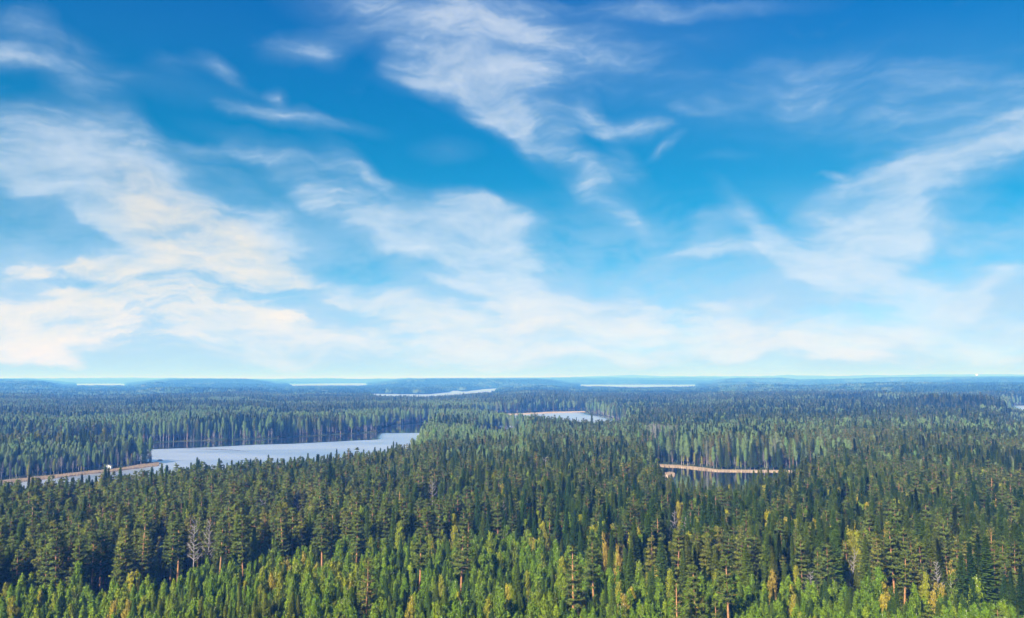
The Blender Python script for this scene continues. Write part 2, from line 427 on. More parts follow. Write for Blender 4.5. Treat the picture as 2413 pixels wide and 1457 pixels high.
def pine_shape(h, R, cb, r_, nb=46, layered=.5, sparse=1.0, trunk=1.0, top=.75, tuft=.30):
    """Scots pine: bare trunk, limbs that turn up at the ends, tufts gathered in plates"""
    tr, cr = TB(), TB()
    k = 9
    zz = np.linspace(0, h * .97, k)
    off = np.cumsum(r_.normal(0, .05, (k, 2)), 0) + r_.normal(0, .014, 2) * zz[:, None]
    ax = np.column_stack([off, zz])
    tr.tube(ax, trunk * .0125 * h * (1 - .78 * (zz / h) ** 1.2), 8)
    at = lambda z: np.array([np.interp(z, zz, off[:, 0]), np.interp(z, zz, off[:, 1]), z])
    P = []
    lv = np.sort(r_.uniform(cb, .985, nb))
    if layered > 0:
        m = max(7, int((1 - cb) * h / 1.0)); g = np.linspace(cb, .98, m)
        lv = lv * (1 - layered) + g[np.abs(lv[:, None] - g[None]).argmin(1)] * layered
    for i, t in enumerate(lv):
        u = (t - cb) / (1 - cb)
        prof = min(1.0, .62 + u * 1.6) * (1.04 - u) ** .62 * 1.06
        ln = R * prof * r_.uniform(.6, 1.15) * (.75 if u < .12 else 1)
        a = i * 2.4 + r_.normal(0, .3)
        d = np.array([math.cos(a), math.sin(a), 0])
        s0 = at(t * h); rise = (-.08 + .55 * u) * ln
        mid = s0 + d * ln * .55 + np.array([0, 0, rise * .35]); end = s0 + d * ln + np.array([0, 0, rise + .12 * ln])
        tr.tube([s0, mid, end], [.012 * h * .30 * (1.2 - t), .05, .02], 3)
        nc = 1 + int(ln > 1.0) + int(ln > 1.8) + int(ln > 2.6)
        for j in range(nc):
            q = 1 - j * .30
            c = s0 + (end - s0) * q + r_.normal(0, .16, 3) * np.array([1, 1, .4])
            rad = (.62 + .22 * r_.random()) * (.75 + .25 * min(1.2, ln / 2))
            P.append(clump(c, rad, int(17 * sparse * rad / .7), r_, tuft, .40))
    for j in range(4):
        P.append(clump(at(h * .965) + np.array([r_.normal(0, .3), r_.normal(0, .3), -.5 + .3 * j]), .55, int(14 * sparse), r_, tuft, .8))
    cr.tris(np.concatenate(P))
    return tr, cr

def young_pine_shape(h, R, r_):
    """young pine: whorls of up-turned bushy shoots right down to the ground"""
    tr, cr = TB(), TB()
    zz = np.linspace(0, h, 6)
    tr.tube(np.stack([zz * 0, zz * 0, zz], 1), .010 * h * (1 - zz / h * .85), 6)
    P = []
    z = .10 * h
    while z < h * .97:
        t = z / h
        nb = int(r_.integers(6, 8))
        for a in r_.uniform(0, 6.28) + np.arange(nb) * 6.283 / nb:
            ln = R * ((1 - t) ** .75) * (min(1, .6 + t * 2)) * r_.uniform(.7, 1.15) + .15
            d = np.array([math.cos(a), math.sin(a), 0.0])
            n = max(2, int(ln / .30))
            for q in (np.arange(n) + .7) / n:
                c = np.array([0, 0, z]) + d * (q * ln) + np.array([0, 0, 1.0]) * (q * q * ln * .42 + r_.normal(0, .06))
                P.append(clump(c, .34, 7, r_, .23, .75, .2))
                if q > .8:
                    c2 = c + np.array([0, 0, .28]); s = r_.normal(0, .12, (2, 3))
                    P.append(np.array([[c2 + (-.08, 0, -.28), c2 + (.08, 0, -.28), c2 + s[0] + (0, 0, .32)], [c2 + (0, -.08, -.28), c2 + (0, .08, -.28), c2 + s[1] + (0, 0, .30)]]))
        z += .62 * r_.uniform(.85, 1.15)
    for j in range(3):
        P.append(clump((0, 0, h - .2 + .25 * j), .22, 8, r_, .2, 1.2, 0))
    cr.tris(np.concatenate(P))
    return tr, cr

def birch_shape(h, R, r_, cb=.28, nl=30, dens=1.0, stems=1, leaf=1.0):
    """birch: white stems, steep limbs, fine leaves hanging in vertical strands"""
    tr, cr = TB(), TB()
    P = []
    for sidx in range(stems):
        hh = h * (1 if sidx == 0 else r_.uniform(.8, .96))
        foot = np.array([0, 0, 0.0]) if stems == 1 else np.append(r_.normal(0, .35, 2), 0)
        spread = (np.zeros(2) if stems == 1 else r_.normal(0, R * .42, 2))
        zz = np.linspace(0, hh, 9)
        bend = r_.normal(0, .02, 2)
        ax = np.stack([foot[0] + spread[0] * (zz / hh) ** .8 + bend[0] * zz * np.sin(zz / hh * 3), foot[1] + spread[1] * (zz / hh) ** .8 + bend[1] * zz * np.sin(zz / hh * 2.4), zz], 1)
        tr.tube(ax, (.0085 if stems == 1 else .0068) * hh * (1 - .85 * zz / hh), 6)
        for i in range(int(nl / (1 if stems == 1 else 1.6))):
            t = cb + (1 - cb) * (i + .5) / nl * (1 if stems == 1 else 1.6)
            if t > .99: break
            s0 = np.array([np.interp(t * hh, zz, ax[:, 0]), np.interp(t * hh, zz, ax[:, 1]), t * hh])
            a = i * 2.4 + r_.normal(0, .35); u = (t - cb) / (1 - cb)
            rr = R * (1 if stems == 1 else .62)
            ln = rr * (1.75 * (u + .10) ** .5 * max(.02, 1.0 - u) ** .85 + .06) * r_.uniform(.7, 1.15)
            d = np.array([math.cos(a), math.sin(a), 0])
            rise = ln * (1.15 - .1 * u)
            end = s0 + d * ln + np.array([0, 0, rise])
            mid = s0 + d * ln * .45 + np.array([0, 0, rise * .62])
            tr.tube([s0, mid, end], [.045, .028, .012], 3)
            n = int((26 + 40 * ln / R) * dens)
            q = r_.uniform(.25, 1.08, n)[:, None]
            c = s0 + (mid - s0) * np.minimum(q * 2, 1) + (end - mid) * np.maximum(q * 2 - 1, 0) + r_.normal(0, .26, (n, 3))
            c[:, 2] -= r_.uniform(0, .9, n) * (.5 + ln / R * .5)
            e = unit(np.column_stack([r_.normal(0, 1, (n, 2)), np.zeros(n)]))
            w = .10 * leaf * r_.uniform(.7, 1.4, (n, 1)); l = .46 * leaf * r_.uniform(.7, 1.6, (n, 1))
            j = r_.normal(0, .10, (n, 3))
            P.append(np.stack([c - e * w + j, c + e * w, c - np.array([0, 0, 1]) * l + j * .5], 1))
    n = int(60 * dens)
    c = np.array([0, 0, h]) + r_.normal(0, 1, (n, 3)) * np.array([.22, .22, .5]) - np.array([0, 0, .6])
    e = unit(np.column_stack([r_.normal(0, 1, (n, 2)), np.zeros(n)]))
    P.append(np.stack([c - e * .14, c + e * .14, c - np.array([0, 0, .4])], 1))
    cr.tris(np.concatenate(P))
    return tr, cr

def bare_shape(h, R, r_, nl=26, twig=9):
    """leafless tree: pale trunk, limbs and fine twigs"""
    tr, cr = TB(), TB()
    zz = np.linspace(0, h, 8); off = np.cumsum(r_.normal(0, .07, (8, 2)), 0)
    tr.tube(np.column_stack([off, zz]), .0105 * h * (1 - .85 * zz / h), 7)
    for i in range(nl):
        t = .34 + .62 * (i + .5) / nl
        s0 = np.array([np.interp(t * h, zz, off[:, 0]), np.interp(t * h, zz, off[:, 1]), t * h])
        a = i * 2.4 + r_.normal(0, .3); u = (t - .34) / .66
        ln = R * (1 - u * .72) * r_.uniform(.7, 1.15); d = np.array([math.cos(a), math.sin(a), 0])
        rs = r_.uniform(.35, 1.25); end = s0 + d * ln * r_.uniform(.7, 1) + np.array([0, 0, ln * rs]); mid = s0 + d * ln * .45 + np.array([0, 0, ln * rs * .35]) + r_.normal(0, .16, 3)
        tr.tube([s0, mid, end], [.13 * (1 - t * .6), .08, .03], 4)
        for j in range(twig):
            q = r_.uniform(.25, 1); b0 = s0 + (mid - s0) * min(1, 2 * q) + (end - mid) * max(0, 2 * q - 1)
            b1 = b0 + unit(d * .7 + r_.normal(0, .55, 3) + np.array([0, 0, .6])) * ln * r_.uniform(.25, .5)
            cr.tube([b0, b1], [.042, .014], 3)
    return tr, cr

SHAPES = {}        # key -> list of (trunk_mesh, crown_mesh, joined_mesh, height, radius)
def bake(key, tr, cr, tm, cm, h, R, tname='trunk', cname='crown'):
    tv, tf = tr.out(); cv, cf = cr.out()
    a = mesh_from(tname, tv, tf, [tm], smooth_shade=True)
    b = mesh_from(cname, cv, cf, [cm])
    j = mesh_from(key, np.concatenate([tv, cv]), np.concatenate([tf, cf + len(tv)]), [tm, cm], np.r_[np.zeros(len(tf)), np.ones(len(cf))])
    SHAPES.setdefault(key, []).append((a, b, j, h, R))

def rr(s): return np.random.default_rng(s)
for i, (h, R, b) in enumerate([(20, 2.5, .08), (21, 2.1, .14), (18, 2.7, .05), (22, 2.3, .22), (19, 1.8, .10)]):
    bake('spruce', *spruce_shape(h, R, rr(10 + i), b), M['spruce_bark'], M['spruce'], h, R)
for i, (h, R, cb, nb, lay, spz) in enumerate([(20, 2.5, .32, 74, .6, .9), (21, 2.7, .38, 68, .8, .9), (19, 2.2, .26, 80, .4, .9), (20, 2.8, .34, 72, .85, .9), (22, 2.3, .40, 66, .6, 1.0), (18, 2.6, .22, 84, .5, .9)]):
    bake('pine', *pine_shape(h, R, cb, rr(20 + i), nb, lay, spz), M['pine_bark'], M['pine'], h, R)
for i, (h, R) in enumerate([(10, 1.7), (11, 2.0), (9, 1.6), (12, 1.9)]):
    bake('young_pine', *young_pine_shape(h, R, rr(30 + i)), M['spruce_bark'], M['young'], h, R)
for i, (h, R, cb, nl, st) in enumerate([(14, 1.45, .24, 32, 1), (15, 1.6, .28, 32, 1), (13, 1.25, .20, 30, 1), (15, 2.3, .22, 36, 3), (14, 1.9, .22, 34, 2)]):
    bake('birch', *birch_shape(h, R, rr(40 + i), cb, nl, 1.0, st), M['birch_bark'], M['birch'], h, R)
for i, (h, R, cb, nl) in enumerate([(19, 2.0, .32, 38), (20, 1.7, .42, 34), (18, 2.1, .30, 38)]):
    bake('tall_birch', *birch_shape(h, R, rr(50 + i), cb, nl, 1.15, 1, 1.35), M['pale_bark'], M['grove'], h, R)
for i, (h, R) in enumerate([(17, 3.0), (16, 2.2), (18, 2.6)]):
    bake('bare', *bare_shape(h, R, rr(60 + i)), M['grey_bark'], M['bare'], h, R, 'trunk', 'branches')
for i, (h, R, cb, nb, lay, spz, tk) in enumerate([(24, 2.7, .34, 62, .75, .72, 1.2), (24, 3.0, .46, 64, .5, 1.25, 1.2), (24, 2.8, .54, 56, .6, 1.25, 1.2), (23, 2.5, .36, 64, .5, .55, 1.15)]):
    bake('tall_pine', *pine_shape(h, R, cb, rr(70 + i), nb, lay, spz, tk), M['tall_pine_bark'], M['pine'], h, R)

# ================================================================== terrain and lakes
def hash2(ix, iy, seed):
    h = (ix.astype(np.int64) * 374761393 + iy.astype(np.int64) * 668265263 + seed * 1274126177) & 0xffffffff
    h = ((h ^ (h >> 13)) * 1274126177) & 0xffffffff
    h = ((h ^ (h >> 16)) * 2246822519) & 0xffffffff
    return ((h ^ (h >> 15)) & 0xffffff) / float(0xffffff)

def vnoise(x, y, seed=0):
    x0, y0 = np.floor(x), np.floor(y)
    fx, fy = x - x0, y - y0
    fx, fy = fx * fx * (3 - 2 * fx), fy * fy * (3 - 2 * fy)
    a, b = hash2(x0, y0, seed), hash2(x0 + 1, y0, seed)
    c, d = hash2(x0, y0 + 1, seed), hash2(x0 + 1, y0 + 1, seed)
    return (a * (1 - fx) + b * fx) * (1 - fy) + (c * (1 - fx) + d * fx) * fy

def fb(x, y, seed=0, o=4):
    s, t, k = 0, 0, 1.0
    for i in range(o):
        s = s + k * vnoise(x * 2 ** i + 17.3 * i, y * 2 ** i - 9.1 * i, seed + i); t += k; k *= .5
    return s / t

def sm(v, a, b):
    t = np.clip((v - a) / (b - a), 0, 1)
    return t * t * (3 - 2 * t)

LAKES = [   # shore outlines, as seen: photograph pixels on the water plane
 [(-260, 1275), (0, 1255), (300, 1225), (400, 1205), (600, 1185), (800, 1150), (966, 1120), (982, 1075), (990, 1040), (1020, 1014), (1060, 1001), (1004, 996.5),
  (923, 1004), (900, 1010), (889, 1019.5), (840, 1022), (760, 1027), (701, 1030), (640, 1035), (560, 1037), (450, 1040), (329, 1045), (150, 1056), (-160, 1062), (-160, 1085), (150, 1089),
  (300, 1087), (352, 1088), (374, 1091.5), (345, 1096), (300, 1103), (270, 1107), (200, 1114), (90, 1127), (0, 1136), (-160, 1158)],
 [(1118, 977), (1222, 974), (1300, 970), (1378, 968.5), (1392, 977), (1422, 981), (1440, 986), (1462, 992), (1475, 1006), (1462, 1032), (1440, 1042), (1380, 1040), (1300, 1030), (1200, 1012), (1110, 990)],
 [(1132, 1021), (1200, 1020), (1225, 1032), (1200, 1068), (1150, 1068), (1120, 1035)],
 [(1540, 1095), (1600, 1098), (1650, 1103), (1692, 1108.5), (1760, 1109.5), (1856, 1110), (1930, 1111), (1935, 1150), (1860, 1190), (1700, 1215), (1600, 1200), (1555, 1160), (1548, 1125)],
 [(2378, 956), (2720, 954), (2720, 1000), (2440, 990), (2392, 975)],
 [(862, 928), (940, 929), (1005, 929.5), (1040, 926), (1056, 925), (1062, 921), (1082, 921), (1092, 923), (1140, 917), (1180, 915), (1168, 928), (1150, 940), (1060, 951), (990, 956), (890, 952)],
 [(1366, 906.5), (1640, 906.5), (1644, 919), (1500, 922), (1364, 917)],
 [(178, 904.5), (292, 904.3), (300, 915), (180, 915)],
 [(672, 904.2), (862, 903.4), (872, 915), (690, 916)],
 [(1900, 899.4), (1990, 899.3), (1990, 904), (1900, 904)],
]
LK = [np.array([ground(*p) for p in poly]) for poly in LAKES]

def poly_sd(x, y, P):
    """signed distance, negative inside"""
    d2 = np.full(x.shape, 1e18); ins = np.zeros(x.shape, bool)
    n = len(P)
    for i in range(n):
        ax, ay = P[i]; bx, by = P[(i + 1) % n]
        ex, ey = bx - ax, by - ay
        wx, wy = x - ax, y - ay
        t = np.clip((wx * ex + wy * ey) / (ex * ex + ey * ey), 0, 1)
        d2 = np.minimum(d2, (wx - t * ex) ** 2 + (wy - t * ey) ** 2)
        c = ((ay <= y) & (by > y)) | ((by <= y) & (ay > y))
        xi = ax + (y - ay) * ex / (ey if ey != 0 else 1e-9)
        ins ^= c & (x < xi)
    return np.sqrt(d2) * np.where(ins, -1, 1)

def lake_sd(x, y, which=None):
    r = np.full(x.shape, 1e9)
    wob = (fb(x / 22, y / 22, 5, 3) - .5) * 5 * sm(np.hypot(x, y), 200, 900)
    for i, P in enumerate(LK):
        if which is not None and i not in which: continue
        lo, hi = P.min(0) - 600, P.max(0) + 600
        m = (x > lo[0]) & (x < hi[0]) & (y > lo[1]) & (y < hi[1])
        if m.any():
            r[m] = np.minimum(r[m], poly_sd(x[m], y[m], P))
    return r + wob

HOR_X = [-600, 0, 300, 600, 900, 1200, 1400, 1490, 1560, 1700, 1820, 1850, 1880, 2000, 2200, 2413, 3000]
HOR_Y = [892, 892.0, 891.2, 892.6, 892.0, 890.8, 887.8, 883.6, 886.6, 887.8, 886.4, 884.2, 886.4, 886.0, 883.4, 884.0, 884]

def col_of(x, y):
    return 1206.5 + FPX * x / np.maximum(y, 1e-3)

def height(x, y):
    d = np.hypot(x, y)
    px = np.clip(np.where(y > 0, col_of(x, y), 1206), -3000, 5400)
    A = np.interp(d, [0, 300, 900, 2500, 5000, 10000, 20000, 40000], [1.5, 2.0, 3.5, 16.0, 36, 58, 92, 120])
    n = fb(x / 2600 + 3.1, y / 900 + 1.7, 11, 4) * .55 + fb(x / 700, y / 300, 23, 4) * .45
    n = sm(n, .36, .70)
    nearn = fb(x / 160, y / 160, 31, 4)
    z = 1.3 + A * np.where(d < 2500, nearn * .7 + n * .3, n) * 1.0
    # low ground in front of the far waters
    low = np.ones_like(d)
    for a, b, dmax in ((850, 1190, 3500), (1350, 1660, 9000), (160, 310, 10800), (660, 880, 10800), (2360, 2900, 1850)):
        w = sm(px, a - 60, a) * (1 - sm(px, b, b + 60)) * (1 - sm(d, dmax, dmax * 1.25))
        low = low * (1 - .93 * w)
    z = 1.3 + (z - 1.3) * low
    # the knoll on the right
    kx, ky = ground(2255, 992)
    z = z + 29 * np.exp(-((x - kx) / 44) ** 2 - ((y - ky) / 90) ** 2)
    kx, ky = ground(2080, 960)
    z = z + 5 * np.exp(-((x - kx) / 110) ** 2 - ((y - ky) / 160) ** 2)
    # the skyline ridge, twenty kilometres away
    row = np.interp(px, HOR_X, HOR_Y)
    eye = 893.0 + (1206.5 - px) * math.tan(ROLL)
    rz = CAM_H + (eye - row) / FPX * 22000 + 34 * (fb(px / 70, px * 0, 3, 4) - .5) + 14 * (fb(px / 9, px * 0, 4, 2) - .5)
    w = np.exp(-((d - 22000) / 2200) ** 2) * (y > 0)
    z = np.where(d > 14000, np.minimum(z, CAM_H + 6), z)
    z = z * (1 - w) + rz * w
    # a second, nearer ridge line
    row2 = 899.5 - 5.5 * sm(px, 1500, 2100) + 3 * (fb(px / 170, px * 0 + 5, 9, 3) - .5) * 2
    r2 = CAM_H + (eye - row2) / FPX * 11500
    w2 = np.exp(-((d - 11800) / 900) ** 2) * (y > 0)
    z = z * (1 - w2) + np.maximum(r2, 3) * w2
    s = lake_sd(x, y)
    z = np.where(s < 0, np.maximum(-2.0, s * .25 - .15), np.minimum(z, .25 + s * .12))
    return z

az_f = np.radians(np.arange(-41, 41.01, .17))
az_c = np.radians(np.r_[np.arange(-180, -44, 6.0), np.arange(44, 180, 6.0)])
AZV = np.sort(np.r_[az_c, az_f])
RV = np.r_[0.5, 40, 80, 110, np.geomspace(130, 30000, 470), 36000, 44000]
aa, dd = np.meshgrid(AZV, RV)
X, Y = np.sin(aa) * dd, np.cos(aa) * dd
Z = height(X.ravel(), Y.ravel()).reshape(X.shape)
na, nr = len(AZV), len(RV)
idx = np.arange(nr * na).reshape(nr, na)
nxt = np.roll(idx, -1, axis=1)
quads = np.stack([idx[:-1], nxt[:-1], nxt[1:], idx[1:]], -1).reshape(-1, 4)[:, ::-1]

gm = new_mat('forest_floor'); b = NB(gm)
geo = b.n('ShaderNodeNewGeometry')
n1 = b.n('ShaderNodeTexNoise', {'Vector': geo.outputs['Position'], 'Scale': .02, 'Detail': 8.0, 'Roughness': .6})
n2 = b.n('ShaderNodeTexNoise', {'Vector': geo.outputs['Position'], 'Scale': .9, 'Detail': 3.0})
c1 = b.ramp(n1.outputs[0], [(.35, (.020, .034, .016)), (.52, (.034, .050, .020)), (.62, (.070, .072, .030)), (.75, (.045, .060, .024))])
c2 = b.ramp(n2.outputs[0], [(.3, (.6, .6, .6)), (.7, (1.25, 1.2, 1.1))])
mx = b.n('ShaderNodeMix', data_type='RGBA', blend_type='MULTIPLY'); mx.inputs[0].default_value = 1
b.L.new(c1, mx.inputs[6]); b.L.new(c2, mx.inputs[7])
df = b.n('ShaderNodeBsdfDiffuse', {0: mx.outputs[2]})
o = b.n('ShaderNodeOutputMaterial'); b.L.new(df.outputs[0], o.inputs[0])

ter = bpy.data.objects.new('terrain', mesh_from('terrain', np.column_stack([X.ravel(), Y.ravel(), Z.ravel()]), quads, [gm], smooth_shade=True))
ter['kind'] = 'structure'
COL.objects.link(ter)

def height1(x, y):
    return float(height(np.array([float(x)]), np.array([float(y)]))[0])

# ------------------------------------------------------------------ water
def water_mat(name):
    m = new_mat(name); b = NB(m)
    geo = b.n('ShaderNodeNewGeometry')
    mp = b.n('ShaderNodeMapping', {0: geo.outputs['Position']}); mp.inputs[3].default_value = (.35, 1.2, 1)
    nz = b.n('ShaderNodeTexNoise', {'Vector': mp.outputs[0], 'Scale': .30, 'Detail': 4.0})
    big = b.n('ShaderNodeTexNoise', {'Vector': mp.outputs[0], 'Scale': .010, 'Detail': 4.0, 'Distortion': 1.0})
    calm = b.n('ShaderNodeAttribute', attribute_type='GEOMETRY', attribute_name='calm')
    wind = b.n('ShaderNodeMath', {0: 1.0, 1: calm.outputs['Fac']}, operation='SUBTRACT')
    gust = b.n('ShaderNodeMapRange', {0: big.outputs[0], 1: .35, 2: .65, 3: .78, 4: 1.15})
    wg = b.n('ShaderNodeMath', {0: wind.outputs[0], 1: gust.outputs[0]}, operation='MULTIPLY')
    rough = b.n('ShaderNodeMapRange', {0: wg.outputs[0], 3: .05, 4: .48})
    bst = b.n('ShaderNodeMapRange', {0: wg.outputs[0], 3: .003, 4: .02})
    bp = b.n('ShaderNodeBump', {'Height': nz.outputs[0], 'Distance': 1.0}); b.L.new(bst.outputs[0], bp.inputs['Strength'])
    fr = b.n('ShaderNodeFresnel', {'IOR': 1.33})
    pw = b.n('ShaderNodeMath', {0: fr.outputs[0], 1: .09}, operation='POWER')
    df = b.n('ShaderNodeBsdfDiffuse', {0: (.020, .035, .045, 1)})
    gl = b.n('ShaderNodeBsdfGlossy', {'Color': (.99, .995, 1, 1), 'Roughness': rough.outputs[0], 'Normal': bp.outputs[0]})
    mx = b.n('ShaderNodeMixShader', {0: pw.outputs[0], 1: df.outputs[0], 2: gl.outputs[0]})
    o = b.n('ShaderNodeOutputMaterial'); b.L.new(mx.outputs[0], o.inputs[0])
    return m
WATER = water_mat('lake_water')
CALM = np.array([ground(*p) for p in [(150, 1040), (890, 1005), (1080, 990), (1080, 1020.5), (896, 1021.5), (893, 1036), (840, 1038.5), (701, 1045.5), (600, 1048.5), (480, 1055), (354, 1059.5), (150, 1066)]])
for i, P in enumerate(LK):
    k_ = 12 if i < 5 else 60
    lo, hi = P.min(0) - k_, P.max(0) + k_
    nx = int(np.clip((hi[0] - lo[0]) / 6, 4, 110)); ny = int(np.clip((hi[1] - lo[1]) / 6, 4, 110))
    gx, gy = np.meshgrid(np.linspace(lo[0], hi[0], nx), np.linspace(lo[1], hi[1], ny))
    gx, gy = gx.ravel(), gy.ravel()
    id_ = np.arange(nx * ny).reshape(ny, nx)
    F = np.stack([id_[:-1, :-1], id_[:-1, 1:], id_[1:, 1:], id_[1:, :-1]], -1).reshape(-1, 4)
    nm = 'pond' if i in (2, 3) else 'lake'
    me = mesh_from(nm, np.column_stack([gx, gy, gx * 0]), F, [WATER])
    if i == 0:
        c = 1 - sm(poly_sd(gx, gy, CALM), -5, 5)
    elif i in (2, 3): c = np.ones(len(gx))
    else:
        sd = poly_sd(gx, gy, P); c = .75 * sm(sd, -22, -4)
    at = me.attributes.new('calm', 'FLOAT', 'POINT'); at.data.foreach_set('value', c.astype(np.float32))
    w = bpy.data.objects.new(nm, me); COL.objects.link(w); w['kind'] = 'structure'

# ------------------------------------------------------------------ reed beds: straw-coloured bands in the shallows
rm = new_mat('dry_reed'); b = NB(rm)
gi = b.n('ShaderNodeNewGeometry')
cr_ = b.ramp(gi.outputs['Random Per Island'], [(0, (.27, .21, .15)), (.5, (.40, .31, .22)), (1, (.52, .41, .30))])
d1 = b.n('ShaderNodeBsdfDiffuse', {0: cr_}); t1 = b.n('ShaderNodeBsdfTranslucent', {0: cr_})
x1 = b.n('ShaderNodeMixShader', {0: .3, 1: d1.outputs[0], 2: t1.outputs[0]})
o = b.n('ShaderNodeOutputMaterial'); b.L.new(x1.outputs[0], o.inputs[0])
def reeds(poly, hgt=1.9, n=9000, seed=1, name='reed_bed'):
    P = np.array([ground(*p) for p in poly]); q = rr(seed)
    lo, hi = P.min(0), P.max(0)
    pts = np.zeros((0, 2))
    while len(pts) < n:
        c = q.uniform(lo, hi, (n * 3, 2)); c = c[poly_sd(c[:, 0], c[:, 1], P) < 0.4]
        pts = np.vstack([pts, c])
    pts = pts[:n]
    A = abs(sum(P[i][0] * P[(i + 1) % len(P)][1] - P[(i + 1) % len(P)][0] * P[i][1] for i in range(len(P)))) / 2
    wd = max(.25, math.sqrt(A / n) * .75)
    a = q.uniform(0, math.pi, n); h = hgt * q.uniform(.75, 1.15, n) * (1 + .25 * (fb(pts[:, 0] / 9, pts[:, 1] / 9, 3, 2) - .5))
    e = np.column_stack([np.cos(a), np.sin(a), 0 * a]) * wd
    b0 = np.column_stack([pts, np.full(n, -.1)])
    tp = b0 + np.column_stack([q.normal(0, .12, n), q.normal(0, .12, n), h + .1])
    V = np.stack([b0 - e, b0 + e, tp + e * .35, tp - e * .35], 1).reshape(-1, 3)
    F = np.arange(n * 4).reshape(-1, 4)
    o = bpy.data.objects.new(name, mesh_from(name, V, F, [rm])); COL.objects.link(o)
    o['kind'] = 'stuff'
    return o
def band(top, bot): return top + bot[::-1]
reeds(band([(-60, 1142), (0, 1136), (90, 1127), (200, 1114.5), (270, 1108), (300, 1104), (330, 1098.5), (350, 1094), (373, 1091.5)],
           [(-60, 1147), (0, 1141), (90, 1132), (200, 1119), (270, 1112), (300, 1107), (330, 1104), (350, 1101), (373, 1099)]), 1.2, 14000, 1)
reeds(band([(1545, 1096), (1600, 1098.6), (1650, 1103.6), (1692, 1108.8), (1760, 1110), (1870, 1110.8)],
           [(1552, 1098.6), (1600, 1101.2), (1650, 1106.8), (1692, 1110.8), (1760, 1111.8), (1870, 1112.2)]), .8, 9000, 2)
reeds(band([(1120, 977.5), (1222, 975), (1300, 971), (1378, 969.6)], [(1120, 979), (1222, 977.8), (1300, 974), (1378, 971.4)]), .7, 7000, 3)
reeds(band([(1132, 1021.5), (1200, 1020.5)], [(1132, 1023.5), (1200, 1022.5)]), 1.7, 1200, 6)
reeds([(1556, 1119), (1563, 1116.5), (1570, 1118), (1578, 1116), (1590, 1118), (1588, 1121), (1580, 1120), (1574, 1124), (1566, 1121), (1560, 1125)], 1.2, 700, 8)

# ================================================================== the forest
TREES = []    # dict arrays
def sector(d0, d1, sp, seed, half=36.5):
    q = rr(seed)
    w = d1 * math.sin(math.radians(half))
    gx, gy = np.meshgrid(np.arange(-w, w, sp), np.arange(d0 * .75, d1, sp))
    gx = gx + (np.arange(gx.shape[0]) % 2)[:, None] * sp * .5
    x = (gx + q.uniform(-.42, .42, gx.shape) * sp).ravel(); y = (gy + q.uniform(-.42, .42, gx.shape) * sp).ravel()
    d = np.hypot(x, y)
    m = (d > d0) & (d < d1) & (np.abs(np.arctan2(x, y)) < math.radians(half))
    return x[m], y[m], d[m]

BX = [-500, 0, 300, 450, 560, 700, 900, 1200, 1300, 1420, 1600, 1900, 2413, 3000]
BY = [1312, 1308, 1302, 1306, 1278, 1270, 1262, 1254, 1272, 1310, 1325, 1330, 1325, 1325]
def young_edge(px):      # distance at which the young growth in front ends
    return 53 * FPX / (np.interp(px, BX, BY) - 893)

KINDS = ['spruce', 'pine', 'young_pine', 'birch', 'tall_birch', 'bare', 'tall_pine']
HK = {k: i for i, k in enumerate(KINDS)}

q = rr(99)
xs, ys, ks, hs, ts = [], [], [], [], []

